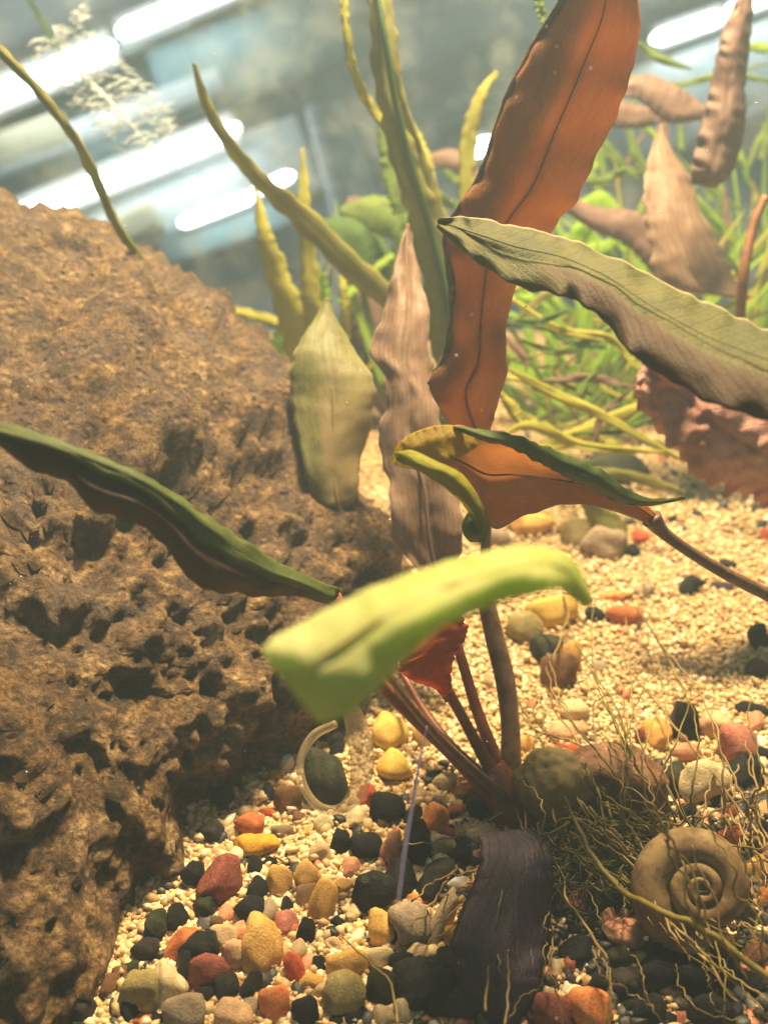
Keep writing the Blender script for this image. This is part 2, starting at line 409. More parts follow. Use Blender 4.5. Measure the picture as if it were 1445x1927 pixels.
L.new(N.new('ShaderNodeTexCoord').outputs['Object'], vo.inputs['Vector'])
hh = math_n(N, L, 'ADD', n3.outputs[0], math_n(N, L, 'MULTIPLY', sstep(N, L, vo.outputs['Distance'], .05, .45), .6))
hh = math_n(N, L, 'ADD', hh, n2.outputs[0])
bp = N.new('ShaderNodeBump'); bp.inputs['Strength'].default_value = 1.0; bp.inputs['Distance'].default_value = .3
L.new(hh, bp.inputs['Height']); L.new(bp.outputs[0], b.inputs['Normal'])
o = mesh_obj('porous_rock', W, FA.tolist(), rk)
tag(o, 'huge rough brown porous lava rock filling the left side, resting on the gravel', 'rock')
def in_rock(px_, py_, m=0):
    t = math.atan2(-(py_ - RC[1]), px_ - RC[0]); return math.hypot(px_ - RC[0], py_ - RC[1]) < np.interp(t, pA, pR) - m

# ------------------------------------------------------------------ sand grains (nobody could count them)
bm = bmesh.new(); bmesh.ops.create_icosphere(bm, subdivisions=1, radius=1); gv = np.array([v.co[:] for v in bm.verts]); gf = np.array([[v.index for v in f.verts] for f in bm.faces]); bm.free()
pos = []; sz = []
while len(pos) < 66000:
    x_ = random.uniform(-60, 1500); y_ = 640 + 1330 * random.random() ** .75
    if in_rock(x_, y_, 150): continue
    if x_ > 830 and y_ > 1470 and random.random() < .72 * min(1, (y_ - 1470) / 80) * min(1, (x_ - 830) / 80): continue
    pos.append((x_, y_))
gd = {}
GV = []; cnt = 0
for (x_, y_) in pos:
    k = (int(x_ // 24), int(y_ // 16))
    if k not in gd: gd[k] = ground_d(k[0] * 24 + 12, k[1] * 16 + 8)
    t_ = gd[k]; dr = P(x_, y_, 1) - CAM
    for _ in range(4):
        p = CAM + dr * t_; t_ = (CAM.z - sand_z(p.x, p.y)) / -dr.z
    p = CAM + dr * t_; r = random.uniform(.030, .066) * (1 + .02 * max(0, t_ - 16)) * (1.2 if y_ > 1480 else 1)
    if random.random() < .06: r *= 1.6
    p.z = sand_z(p.x, p.y) + r * random.uniform(-.4, 1.2)
    S = np.array([random.uniform(.7, 1.3), random.uniform(.7, 1.3), random.uniform(.6, 1)]) * r
    a = random.random() * 6.28; ca, sa = math.cos(a), math.sin(a)
    g = gv * S * np.random.uniform(.75, 1.2, (len(gv), 1)); g = np.stack([g[:, 0] * ca - g[:, 1] * sa, g[:, 0] * sa + g[:, 1] * ca, g[:, 2] + g[:, 0] * .4], 1)
    GV.append(g + np.array(p)); cnt += 1
GV = np.vstack(GV); GF = (gf[None] + (np.arange(cnt) * len(gv))[:, None, None]).reshape(-1, 3)
me = bpy.data.meshes.new('sand_grains'); me.vertices.add(len(GV)); me.vertices.foreach_set('co', GV.ravel())
me.loops.add(GF.size); me.loops.foreach_set('vertex_index', GF.ravel().astype(np.int32)); me.polygons.add(len(GF))
me.polygons.foreach_set('loop_start', np.arange(0, GF.size, 3, dtype=np.int32)); me.polygons.foreach_set('loop_total', np.full(len(GF), 3, dtype=np.int32))
me.update(calc_edges=True); me.polygons.foreach_set('use_smooth', [True] * len(me.polygons))
m, nt, N, L, b = newmat('sand_grain')
g = N.new('ShaderNodeNewGeometry')
r = ramp(N, [(0, (.56, .40, .20)), (.35, (.68, .53, .31)), (.6, (.44, .29, .13)), (.80, (.80, .70, .50)), (.93, (.62, .42, .18)), (.965, (.55, .22, .10)), (.985, (.10, .09, .08))])
r.color_ramp.interpolation = 'CONSTANT'; L.new(g.outputs['Random Per Island'], r.inputs[0])
bn = noise_n(N, L, .35, 4, .6); L.new(mixc(N, L, math_n(N, L, 'MULTIPLY', sstep(N, L, bn.outputs[0], .45, .7), .5), r.outputs[0], (.45, .30, .12)), b.inputs['Base Color'])
b.inputs['Roughness'].default_value = .55
me.materials.append(m); o = bpy.data.objects.new('sand_grains', me); COL.objects.link(o)
tag(o, 'loose cream and yellow sand grains between the pebbles', kind='stuff')

# ------------------------------------------------------------------ pebbles
PC = dict(black=('black', (.006, .006, .007), (.016, .016, .018)), charcoal=('charcoal', (.016, .014, .014), (.04, .034, .03)),
    plum=('plum', (.05, .035, .05), (.10, .07, .09)), maroon=('maroon', (.20, .055, .04), (.32, .10, .075)),
    red=('red', (.45, .07, .03), (.60, .15, .07)), rust=('rust', (.42, .11, .035), (.58, .20, .08)),
    orange=('orange', (.70, .20, .05), (.82, .34, .13)), salmon=('salmon', (.62, .26, .15), (.72, .38, .24)),
    rose=('rose', (.38, .12, .085), (.52, .22, .16)), peach=('peach', (.58, .34, .18), (.72, .48, .28)),
    honey=('honey', (.62, .34, .08), (.75, .47, .16)), mustard=('mustard', (.55, .28, .02), (.70, .40, .05)),
    yellow=('yellow', (.66, .42, .08), (.78, .55, .15)), ochre=('ochre', (.42, .24, .07), (.56, .34, .12)),
    tan=('tan', (.50, .36, .20), (.62, .47, .28)), cream=('cream', (.60, .46, .25), (.76, .64, .40)),
    white=('white', (.85, .82, .72), (.95, .92, .85)), olive=('olive', (.24, .19, .08), (.34, .28, .12)),
    taupe=('taupe', (.28, .21, .14), (.40, .31, .22)), brown=('brown', (.12, .06, .03), (.22, .11, .05)),
    moss=('mossy', (.018, .022, .012), (.05, .052, .028)))
PM = {}
for k, (nm, a, c) in PC.items():
    dark = k in ('black', 'charcoal', 'plum')
    PM[k] = solid_mat(nm.replace(' ', '_') + '_stone', a, c, scale=2.2, rough=.5 if dark else .7, bump=.8, spec=.18, dist=.05,
                      speck=None if k in ('black', 'moss') else tuple(min(1, x * 1.45 + .02) for x in c))
BASE = {}
def base_mesh(kind, var):
    key = (kind, var)
    if key in BASE: return BASE[key]
    bm = bmesh.new(); bmesh.ops.create_icosphere(bm, subdivisions=3, radius=1)
    rs = random.Random(var * 13 + len(kind)); off = Vector((var * 9.1, len(kind) * 3.3, 2))
    planes = [(Vector((rs.gauss(0, 1), rs.gauss(0, 1), rs.gauss(0, 1))).normalized(), rs.uniform(.52, .82)) for _ in range(12 if kind == 'angular' else 7)]
    for v in bm.verts:
        p = v.co.normalized(); f = 1 + .42 * nz(p * 1.1 + off) + .14 * nz(p * 2.6 + off)
        q = p * f
        for n_, h in planes:
            hh = h if kind == 'angular' else h + .07
            e_ = q.dot(n_) - hh
            if e_ > 0: q -= n_ * e_ * (.9 if kind == 'angular' else .6)
        q += p * (.09 if kind == 'angular' else .03) * nz(p * 5 + off)
        v.co = q
    m = bpy.data.meshes.new('pebble'); bm.to_mesh(m); bm.free()
    co = np.zeros(len(m.vertices) * 3); m.vertices.foreach_get('co', co); co = co.reshape(-1, 3)
    ext = (co.max(0) - co.min(0)) / 2; co = (co - (co.max(0) + co.min(0)) / 2) / ext
    m.vertices.foreach_set('co', co.ravel())
    m.polygons.foreach_set('use_smooth', [True] * len(m.polygons)); m.materials.append(PM['black'])
    BASE[key] = m; return m
PEB = []   # (px, py, w, h, colour, kind, object)
def pebble(px_, py_, w_, h_, col, kind='round', rot=0, d=None):
    var = random.randrange(9); m = base_mesh(kind, var)
    o = bpy.data.objects.new('pebble', m); COL.objects.link(o)
    o.material_slots[0].link = 'OBJECT'; o.material_slots[0].material = PM[col]
    if d is None: d = ground_d(px_, py_ + h_ * .22)
    s = d / FPX
    c = P(px_, py_, d - .18 * min(w_, h_) * s)
    a = R(rot)
    ex = RIGHT * math.cos(a) + UP * math.sin(a); ey = -RIGHT * math.sin(a) + UP * math.cos(a); ez = ex.cross(ey)
    M = Matrix((ex * w_ * s / 2, ey * h_ * s / 2, ez * (min(w_, h_) * .8 + .1 * max(w_, h_)) * s / 2)).transposed().to_4x4()
    M.translation = c; o.matrix_world = M
    PEB.append([px_, py_, w_, h_, col, kind, rot, o]); return o
def crop(ox, oy, s, rows, k=1.05):
    for r_ in rows:
        x, y, w_, h_, col = r_[:5]; kind = 'round'; rot = random.uniform(-12, 12)
        for e_ in r_[5:]:
            if isinstance(e_, str): kind = 'angular'
            else: rot = e_
        pebble(ox + x / s, oy + y / s, w_ / s * k, h_ / s * k, col, kind, rot)
A = 'angular'
crop(200, 1560, 3.44, [(975, 110, 270, 140, 'mustard', 5), (780, 200, 150, 100, 'cream'), (740, 350, 260, 330, 'maroon', A, -10),
 (965, 250, 90, 150, 'black'), (1060, 215, 90, 70, 'black'), (1200, 215, 70, 60, 'black'), (1120, 330, 150, 180, 'honey'), (1300, 310, 180, 170, 'ochre'),
 (1380, 160, 150, 130, 'tan', 40), (1305, 430, 130, 170, 'peach'), (1400, 470, 150, 280, 'honey', -18), (985, 390, 120, 140, 'black'), (930, 530, 170, 180, 'black', A),
 (1170, 505, 100, 110, 'black'), (1055, 545, 140, 150, 'taupe'), (1165, 620, 150, 150, 'rose', A), (640, 520, 150, 180, 'moss', A), (715, 625, 90, 120, 'brown'),
 (775, 560, 120, 120, 'salmon'), (760, 700, 160, 160, 'tan'), (870, 670, 110, 120, 'salmon', A), (1010, 760, 235, 360, 'honey', 4), (500, 760, 340, 170, 'rust', A, 38),
 (610, 790, 220, 230, 'black', A), (510, 930, 130, 250, 'black', A, 10), (670, 920, 240, 230, 'maroon', A), (840, 820, 170, 210, 'peach', A), (770, 1030, 165, 200, 'charcoal'),
 (650, 1060, 120, 120, 'charcoal'), (945, 1030, 140, 190, 'black', A), (225, 1040, 260, 240, 'olive', 20), (400, 1010, 210, 280, 'cream', A, 25), (430, 1140, 240, 100, 'cream', 15),
 (510, 1180, 250, 210, 'taupe', 20), (160, 1180, 130, 140, 'black'), (260, 1225, 170, 80, 'rust', A, 15), (340, 1245, 120, 100, 'black'), (830, 1200, 230, 190, 'peach'),
 (1090, 1120, 180, 230, 'orange', 5), (940, 1160, 100, 120, 'taupe'), (1295, 660, 115, 165, 'black', 5), (1345, 710, 70, 100, 'red', A), (1220, 900, 110, 200, 'red', 20),
 (1380, 885, 110, 100, 'black'), (1250, 790, 120, 120, 'tan'), (1320, 1000, 150, 130, 'honey'), (1400, 1050, 130, 110, 'tan'), (1290, 1180, 155, 210, 'black'), (100, 960, 120, 120, 'brown', A), (330, 640, 150, 200, 'moss', A), (870, 1010, 60, 60, 'salmon')], 1.16)
crop(600, 1560, 3.44, [(140, 90, 120, 175, 'black'), (310, 120, 190, 170, 'black', A), (470, 140, 130, 240, 'salmon', A, -12), (640, 110, 190, 290, 'black', A), (790, 20, 150, 90, 'rust', A, -30),
 (790, 120, 180, 150, 'taupe'), (910, 180, 120, 180, 'black'), (1100, 45, 280, 120, 'cream', -15), (1260, 180, 190, 240, 'plum'), (370, 400, 270, 250, 'black', A), (520, 340, 210, 260, 'black', A),
 (810, 290, 230, 170, 'charcoal', A), (720, 400, 170, 190, 'black'), (650, 470, 160, 90, 'orange', A, -18), (410, 650, 160, 260, 'honey'), (455, 690, 110, 195, 'black'),
 (600, 630, 240, 290, 'taupe', A, 15), (650, 820, 150, 150, 'tan'), (800, 600, 125, 390, 'tan', -26), (900, 370, 130, 120, 'white', A), (985, 390, 90, 120, 'rose'),
 (1080, 310, 160, 150, 'rust'), (980, 650, 200, 200, 'orange', A), (1105, 690, 110, 130, 'rust', A), (1360, 385, 125, 180, 'salmon'), (1120, 500, 160, 220, 'charcoal'), (870, 700, 120, 180, 'mustard'),
 (940, 800, 130, 140, 'black'), (840, 860, 240, 170, 'black', A), (410, 1020, 190, 220, 'moss'), (540, 870, 170, 140, 'black'), (180, 870, 240, 180, 'honey', 10), (160, 1060, 250, 270, 'olive'),
 (200, 1215, 230, 130, 'black'), (20, 880, 80, 110, 'black'), (375, 830, 190, 140, 'cream'), (650, 1010, 300, 280, 'charcoal', A), (810, 1080, 250, 280, 'black', A), (780, 1245, 210, 100, 'orange'),
 (550, 1190, 130, 160, 'cream', A), (950, 1120, 260, 240, 'charcoal', A), (1000, 930, 180, 160, 'black', A), (1150, 900, 200, 220, 'plum', A), (1180, 1130, 220, 220, 'black', A), (1100, 1220, 150, 120, 'taupe'), (420, 1220, 140, 130, 'tan')], 1.16)
crop(1000, 1560, 3.25, [(120, 1110, 230, 190, 'maroon'), (350, 1090, 235, 230, 'orange'), (220, 1175, 100, 70, 'red'), (430, 240, 130, 120, 'salmon', A), (680, 330, 170, 180, 'tan'),
 (300, 460, 190, 150, 'rose', A, -40), (600, 660, 300, 190, 'salmon', A, -25), (470, 565, 110, 140, 'salmon', A), (225, 850, 90, 150, 'rose', A), (150, 700, 90, 80, 'cream', A), (150, 870, 90, 120, 'cream', A),
 (215, 1000, 60, 110, 'white'), (110, 1010, 80, 80, 'cream'), (1220, 60, 130, 150, 'red', A), (75, 265, 50, 50, 'white'), (790, 1090, 55, 120, 'white', 25), (1270, 1090, 55, 95, 'white', 20), (1340, 1085, 60, 130, 'white', 25),
 (885, 1020, 60, 70, 'cream'), (1430, 430, 70, 130, 'orange'), (1150, 730, 220, 180, 'brown', A), (930, 1160, 130, 90, 'rose'), (60, 590, 110, 120, 'brown'), (430, 420, 200, 180, 'moss', A), (900, 700, 260, 230, 'black', A),
 (780, 880, 220, 200, 'black', A), (300, 760, 230, 180, 'black', A), (560, 950, 230, 200, 'charcoal', A), (1000, 900, 250, 220, 'black', A), (1200, 900, 200, 200, 'charcoal', A), (700, 1110, 230, 180, 'black', A),
 (1090, 1110, 260, 200, 'black', A), (520, 800, 170, 150, 'moss', A), (420, 950, 150, 150, 'black'), (1380, 780, 160, 180, 'brown', A), (1350, 950, 170, 150, 'black', A), (300, 300, 200, 170, 'black', A), (180, 420, 120, 150, 'charcoal')], 1.16)
crop(0, 0, 1, [(150, 1900, 60, 60, 'charcoal', A), (205, 1860, 46, 50, 'brown', A), (420, 1500, 44, 50, 'black', A), (395, 1570, 56, 50, 'charcoal', A), (365, 1650, 44, 60, 'black', A), (330, 1730, 50, 56, 'black', A), (275, 1790, 52, 50, 'charcoal', A), (240, 1830, 44, 40, 'moss', A), (300, 1850, 40, 40, 'honey')])
crop(400, 1260, 3.44, [(240, 1010, 190, 170, 'rust', A), (360, 930, 130, 65, 'red', A), (365, 810, 110, 150, 'black'), (490, 840, 180, 210, 'brown'), (480, 610, 90, 130, 'white', -20), (400, 690, 85, 80, 'mustard'),
 (450, 1045, 150, 100, 'taupe'), (1150, 400, 230, 230, 'yellow'), (1175, 640, 230, 230, 'yellow'), (1200, 755, 130, 70, 'honey'), (1010, 820, 150, 150, 'red', A), (1130, 905, 230, 210, 'black', A),
 (1330, 820, 160, 120, 'peach'), (730, 720, 270, 440, 'moss', 8), (810, 520, 110, 140, 'black', A), (1300, 960, 140, 160, 'black', A), (700, 490, 80, 60, 'cream'), (1350, 440, 120, 160, 'ochre'), (560, 960, 90, 90, 'brown')])
crop(800, 1260, 3.284, [(220, 765, 210, 90, 'orange', A, 35), (60, 930, 160, 200, 'orange', A, -25), (330, 850, 160, 160, 'black', A), (610, 460, 120, 110, 'honey'), (870, 490, 190, 70, 'red'), (880, 375, 250, 120, 'peach'),
 (920, 250, 180, 140, 'cream'), (640, 220, 80, 60, 'salmon'), (800, 45, 160, 90, 'taupe'), (390, 80, 70, 120, 'tan'), (120, 700, 150, 130, 'cream', A), (60, 660, 110, 90, 'black')])
crop(1100, 1000, 3.44, [(180, 425, 190, 85, 'orange'), (250, 550, 250, 150, 'rust', A, -8), (60, 545, 140, 115, 'black'), (310, 130, 100, 100, 'black'), (370, 40, 130, 100, 'red'), (690, 350, 180, 120, 'black', A, 30),
 (380, 390, 160, 90, 'taupe', 20), (900, 360, 170, 70, 'plum'), (1120, 690, 150, 190, 'black', A), (1110, 890, 150, 150, 'black', A), (640, 1250, 175, 310, 'black', 12), (480, 1310, 200, 200, 'honey', A),
 (360, 1330, 80, 120, 'maroon', A), (850, 1260, 230, 190, 'peach'), (990, 1390, 250, 290, 'rose', A), (1110, 1240, 140, 150, 'salmon', A), (1090, 1160, 220, 100, 'black'), (1140, 1365, 95, 85, 'white'),
 (1150, 1440, 110, 100, 'black'), (1050, 1560, 240, 230, 'black', A), (880, 1740, 130, 140, 'black'), (650, 1440, 190, 130, 'salmon', A), (770, 1620, 330, 300, 'cream', A), (940, 1820, 120, 140, 'red', A),
 (90, 880, 140, 80, 'taupe'), (600, 1620, 200, 250, 'moss', A), (920, 215, 120, 80, 'charcoal'), (1160, 30, 60, 110, 'red'), (780, 790, 120, 60, 'tan')])
crop(0, 0, 1.0, [(1030, 1222, 62, 58, 'moss'), (1050, 1262, 66, 72, 'brown'), (1000, 985, 84, 60, 'honey'), (1072, 1240, 40, 72, 'honey'), (1085, 1005, 60, 60, 'olive'), (985, 1180, 70, 60, 'olive'), (1040, 1150, 90, 60, 'yellow'),
 (1015, 720, 50, 44, 'peach'), (1065, 745, 70, 44, 'cream'), (985, 745, 50, 36, 'salmon'), (1050, 690, 60, 36, 'tan'), (1110, 820, 80, 40, 'taupe'), (930, 1010, 60, 50, 'taupe'), (1000, 900, 90, 60, 'moss'), (1160, 880, 120, 70, 'moss'), (1060, 870, 80, 50, 'olive'),
 (1130, 1020, 80, 70, 'taupe'), (1130, 650, 70, 40, 'moss'), (960, 670, 60, 40, 'brown')])
# small filler pebbles between the large ones
fill = random.Random(5)
def far_enough(x, y, r):
    return all((x - q[0]) ** 2 + (y - q[1]) ** 2 > (r + .42 * (q[2] + q[3]) / 2) ** 2 for q in PEB)
tries = 0
while len(PEB) < 292 and tries < 6000:
    tries += 1
    if fill.random() < .72: x, y = fill.uniform(640, 1440), fill.uniform(1500, 1925)
    else: x, y = fill.uniform(230, 640), fill.uniform(1540, 1925)
    if in_rock(x, y): continue
    r_ = fill.uniform(13, 27)
    if far_enough(x, y, r_ * .9):
        right = x > 820
        col = fill.choices(['black', 'charcoal', 'rust', 'salmon', 'tan', 'honey', 'cream', 'moss'], [9, 4, 1.5, 1, 1, 1, .6, 2] if right else [3, 1, 1.5, 1.5, 2, 2, 2, .5])[0]
        pebble(x, y, 2 * r_, 2 * r_ * fill.uniform(.75, 1.15), col, fill.choice(['round', 'angular']), fill.uniform(-60, 60))
# the rest of the gravel, too small and too many to tell apart
GV = []; GF = []; n0 = 0; gc = []
bs = base_mesh('angular', 1); bv = None
bm = bmesh.new(); bmesh.ops.create_icosphere(bm, subdivisions=2, radius=1); gv2 = np.array([v.co[:] for v in bm.verts]); gf2 = np.array([[v.index for v in f.verts] for f in bm.faces]); bm.free()
tries = 0
while len(gc) < 1500 and tries < 20000:
    tries += 1
    if fill.random() < .80: x, y = fill.uniform(800, 1470), 1440 + 500 * fill.random() ** .8  # real dark gravel, packed here to stand in for soft shade too
    elif fill.random() < .5: x, y = fill.uniform(180, 850), fill.uniform(1500, 1960)
    else: x, y = fill.uniform(900, 1460), fill.uniform(640, 1000)
    if in_rock(x, y, 40): continue
    if not all((x - q[0]) ** 2 + (y - q[1]) ** 2 > (.38 * (q[2] + q[3]) / 2) ** 2 for q in PEB): continue
    p = P(x, y, ground_d(x, y)); r = fill.uniform(.07, .17); S = np.array([fill.uniform(.7, 1.3), fill.uniform(.7, 1.3), fill.uniform(.6, 1)]) * r
    g = gv2 * np.random.uniform(.86, 1.1, (len(gv2), 1)); g = np.clip(g, -fill.uniform(.6, .95), fill.uniform(.6, .95)) * S
    a = fill.random() * 6.28; ca, sa = math.cos(a), math.sin(a); g = np.stack([g[:, 0] * ca - g[:, 1] * sa, g[:, 0] * sa + g[:, 1] * ca, g[:, 2] + g[:, 0] * .5], 1)
    p.z += r * .5; GV.append(g + np.array(p)); gc.append(1)
GV = np.vstack(GV); GF = (gf2[None] + (np.arange(len(gc)) * len(gv2))[:, None, None]).reshape(-1, 3)
m, nt, N, L, b = newmat('gravel_mix'); g = N.new('ShaderNodeNewGeometry')
r = ramp(N, [(0, (.014, .013, .014)), (.62, (.05, .045, .04)), (.74, (.03, .04, .025)), (.80, (.40, .12, .05)), (.86, (.50, .33, .15)), (.92, (.60, .26, .15)), (.96, (.75, .62, .38))])
r.color_ramp.interpolation = 'CONSTANT'; L.new(g.outputs['Random Per Island'], r.inputs[0]); L.new(r.outputs[0], b.inputs['Base Color']); b.inputs['Roughness'].default_value = .5
n2 = noise_n(N, L, 9, 5, .7); bp = N.new('ShaderNodeBump'); bp.inputs['Strength'].default_value = .5; bp.inputs['Distance'].default_value = .05; L.new(n2.outputs[0], bp.inputs['Height']); L.new(bp.outputs[0], b.inputs['Normal'])
o = mesh_obj('dark_gravel', GV, GF.tolist(), m, origin=(0, 0, 0)); tag(o, 'small mostly black gravel between the larger pebbles', kind='stuff')
# labels: each pebble told by its look and by its nearest differently named neighbours
def look(q):
    w_, h_ = q[2], q[3]; big = max(w_, h_)
    sz_ = 'large' if big > 78 else 'small' if big < 42 else 'mid-sized'
    if q[5] == 'angular': sh = 'angular'
    else: sh = 'oblong' if max(w_, h_) / min(w_, h_) > 1.45 else 'rounded'
    return sz_, PC[q[4]][0], sh
def rel(q, r):
    dx, dy = q[0] - r[0], q[1] - r[1]
    if abs(dx) > 1.6 * abs(dy): return 'right of' if dx > 0 else 'left of'
    if abs(dy) > 1.6 * abs(dx): return 'below' if dy > 0 else 'above'
    return 'right of' if dx > 0 else 'left of'
seen = set()
for q in PEB:
    s_, c_n, sh = look(q)
    nb = sorted((r for r in PEB if r is not q), key=lambda r: (r[0] - q[0]) ** 2 + (r[1] - q[1]) ** 2)[:9]
    lab = None
    for i in range(9):
        for j in range(i + 1, 9):
            a, c = look(nb[i]), look(nb[j])
            if a == c: continue
            t = f"{s_} {c_n} {sh} pebble {rel(q, nb[i])} a {a[1]} one, {rel(q, nb[j])} a {c[1]} one"
            if t not in seen: lab = t; break
        if lab: break
    seen.add(lab); tag(q[7], lab, 'pebble', 'gravel pebbles on the sand bed')

# ------------------------------------------------------------------ main plant
base = P(975, 1520, 17.6)
plant = empty('crypt_plant', base, 'main red and green aquatic plant with long stems rooted in the gravel right of centre', 'aquatic plant')
M_red = leaf_mat('red_leaf', (.36, .15, .055), (.50, .27, .14), (.24, .10, .04), trans=.36, tcol=(.75, .36, .10), veins=16, speck=.8, fuzz=.16, rough=.34, edgec=(.30, .16, .10))
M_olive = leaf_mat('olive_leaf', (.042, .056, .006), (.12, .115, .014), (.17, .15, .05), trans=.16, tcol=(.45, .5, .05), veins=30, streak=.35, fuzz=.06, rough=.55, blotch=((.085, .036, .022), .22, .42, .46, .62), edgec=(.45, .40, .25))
M_gold = leaf_mat('golden_leaf', (.52, .22, .08), (.60, .30, .14), (.40, .16, .07), trans=.45, tcol=(.9, .45, .12), veins=15, rough=.4, blotch=((.34, .26, .02), -.3, -.2, -.3, -.2))
M_gold2 = leaf_mat('amber_leaf', (.56, .33, .15), (.68, .46, .28), (.42, .20, .10), fuzz=.14, trans=.45, tcol=(.9, .55, .24), veins=17, rough=.4)
M_green = leaf_mat('bright_green_leaf', (.48, .60, .13), (.72, .74, .34), (.72, .56, .34), trans=.5, tcol=(.62, .85, .08), veins=8, rough=.5, fuzz=.3, edgec=(.62, .55, .36), blotch=((.82, .78, .44), .42, .05, -.5, -.4), streak=.6)
M_dark = leaf_mat('dark_leaf', (.045, .018, .012), (.08, .034, .022), (.06, .05, .02), trans=.14, tcol=(.2, .12, .03), veins=26, rough=.4)
M_dgreen = leaf_mat('dark_green_leaf', (.055, .085, .018), (.11, .15, .04), (.20, .23, .09), trans=.2, tcol=(.3, .5, .05), veins=4, rough=.4)
M_rust = leaf_mat('rust_leaf', (.48, .10, .03), (.58, .17, .05), (.25, .07, .03), trans=.4, tcol=(.9, .2, .03), veins=12)
M_sage = leaf_mat('sage_leaf', (.10, .125, .035), (.19, .19, .07), (.34, .27, .14), trans=.10, tcol=(.4, .45, .08), veins=9, edgec=(.50, .50, .28), blotch=((.32, .24, .12), .75, .3, .25, .4), bumps=.15, streak=.6, fuzz=.25)
M_brown = leaf_mat('brown_leaf', (.30, .19, .13), (.46, .33, .26), (.12, .055, .03), trans=.22, tcol=(.5, .3, .1), veins=8, edgec=(.62, .52, .38), rough=.45, bumps=.15, streak=.75, fuzz=.15)
M_stem = solid_mat('stem_brown', (.10, .050, .030), (.22, .13, .075), scale=3, rough=.4, bump=.2)
M_stemr = solid_mat('stem_red', (.20, .045, .025), (.32, .10, .05), scale=3, rough=.4, bump=.2, trans=.15)
M_rim = solid_mat('curled_rim', (.05, .028, .020), (.20, .15, .10), scale=5, rough=.5, bump=.4)
M_grim = leaf_mat('green_rim', (.05, .09, .02), (.12, .17, .04), (.06, .10, .02), trans=.2, tcol=(.3, .5, .05), veins=6, rib=False)
M_drib = solid_mat('rib_dark', (.16, .06, .025), (.28, .12, .05), scale=4, rough=.5, bump=.1)
M_yrib = solid_mat('rib_pale', (.42, .32, .12), (.55, .42, .18), scale=4, rough=.5, bump=.1)

# tall red leaf
L1 = [(905, 830, 918, 830, 17.9, -.02, 0), (860, 815, 925, 800, 17.8, -.1, .1), (806, 724, 938, 755, 17.6, -.3, .2), (838, 668, 955, 690, 17.5, -.4, .3), (851, 600, 952, 620, 17.3, -.4, .4),
      (850, 520, 968, 540, 17.1, -.45, .4), (842, 440, 1000, 490, 16.9, -.45, .5), (868, 385, 1045, 425, 16.7, -.5, .5), (905, 330, 1090, 365, 16.5, -.5, .5), (935, 245, 1130, 275, 16.3, -.5, .5),
      (962, 170, 1168, 200, 16.0, -.5, .5), (1005, 90, 1192, 120, 15.8, -.5, .4), (1050, 15, 1207, 45, 15.5, -.5, .3), (1090, -60, 1196, -40, 15.2, -.4, .2), (1125, -120, 1190, -115, 15.0, -.1, .1)]
l1 = blade('leaf', L1, M_red, plant, nu=150, nv=24, ripple=.06, rfreq=6, rough=.05, edge=.05, label='tall red brown leaf rising out of the top of the photo')
midrib_of(L1, M_drib, l1, 3, -.0, .53)
tube('curled_edge', [(a[0] + 1, a[1], a[4] - .13, r_) for a, r_ in zip(L1[2:], (5, 9, 9, 11, 11, 6, 8, 9, 10, 11, 10, 8, 3))], M_rim, l1, n=120, wob=3, label='dark rolled left edge of the red leaf')
tube('stem', [(912, 815, 17.9, 9), (918, 920, 18.0, 9), (914, 1030, 18.0, 10), (912, 1110, 17.9, 15), (928, 1190, 17.8, 18), (950, 1280, 17.7, 19), (960, 1370, 17.6, 18), (962, 1460, 17.5, 22), (978, 1550, 17.6, 26)], M_stem, plant, seg=16, label='thickest upright brown stem')

# olive folded leaf pointing left
L2 = [(824, 411, 822, 428, 14.9, 0, 0), (862, 408, 868, 470, 14.7, -.12, -.3), (910, 412, 925, 512, 14.5, -.18, -.6), (970, 426, 985, 542, 14.2, -.22, -.9), (1040, 442, 1050, 553, 13.9, -.25, -1.0),
      (1100, 462, 1085, 568, 13.6, -.28, -1.0), (1165, 490, 1130, 598, 13.4, -.3, -1.0), (1225, 520, 1180, 655, 13.1, -.34, -1.1), (1290, 552, 1235, 700, 12.8, -.36, -1.1), (1350, 580, 1310, 745, 12.5, -.36, -1.1),
      (1420, 610, 1390, 772, 12.2, -.36, -1.1), (1510, 650, 1480, 800, 11.9, -.3, -1.0), (1600, 720, 1570, 820, 11.7, -.1, -.3)]
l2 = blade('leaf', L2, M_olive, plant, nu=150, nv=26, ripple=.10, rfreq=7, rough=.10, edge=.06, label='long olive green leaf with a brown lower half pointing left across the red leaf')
midrib_of(L2, M_grim, l2, 2, .035, .34)

# curled amber leaf
L3 = [(738, 862, 742, 868, 14.0, 0, 0), (752, 832, 775, 880, 14.0, .15, .1), (800, 808, 845, 905, 14.1, .35, .2), (850, 801, 895, 955, 14.2, .5, .3), (905, 812, 932, 992, 14.4, .55, .35), (960, 830, 995, 968, 14.6, .5, .35),
      (1020, 860, 1050, 950, 14.9, .45, .3), (1080, 880, 1110, 950, 15.2, .35, .3), (1140, 905, 1165, 965, 15.5, .25, .2), (1195, 935, 1215, 985, 15.8, .15, .1), (1235, 968, 1245, 1000, 16.0, .05, 0)]
l3 = blade('leaf', L3, M_gold2, plant, nu=110, nv=24, ripple=.05, rfreq=6, rough=.09, edge=.03, label='translucent amber leaf with rolled edges pointing left in the middle')
midrib_of(L3, M_drib, l3, 3, .0, .45)
T3 = [(737, 863, 739, 872, 13.85, 0, 0), (760, 826, 775, 882, 13.7, -.05, 0), (800, 806, 822, 872, 13.8, -.05, 0), (842, 800, 868, 858, 13.95, -.05, 0), (885, 808, 900, 838, 14.15, -.05, 0)]
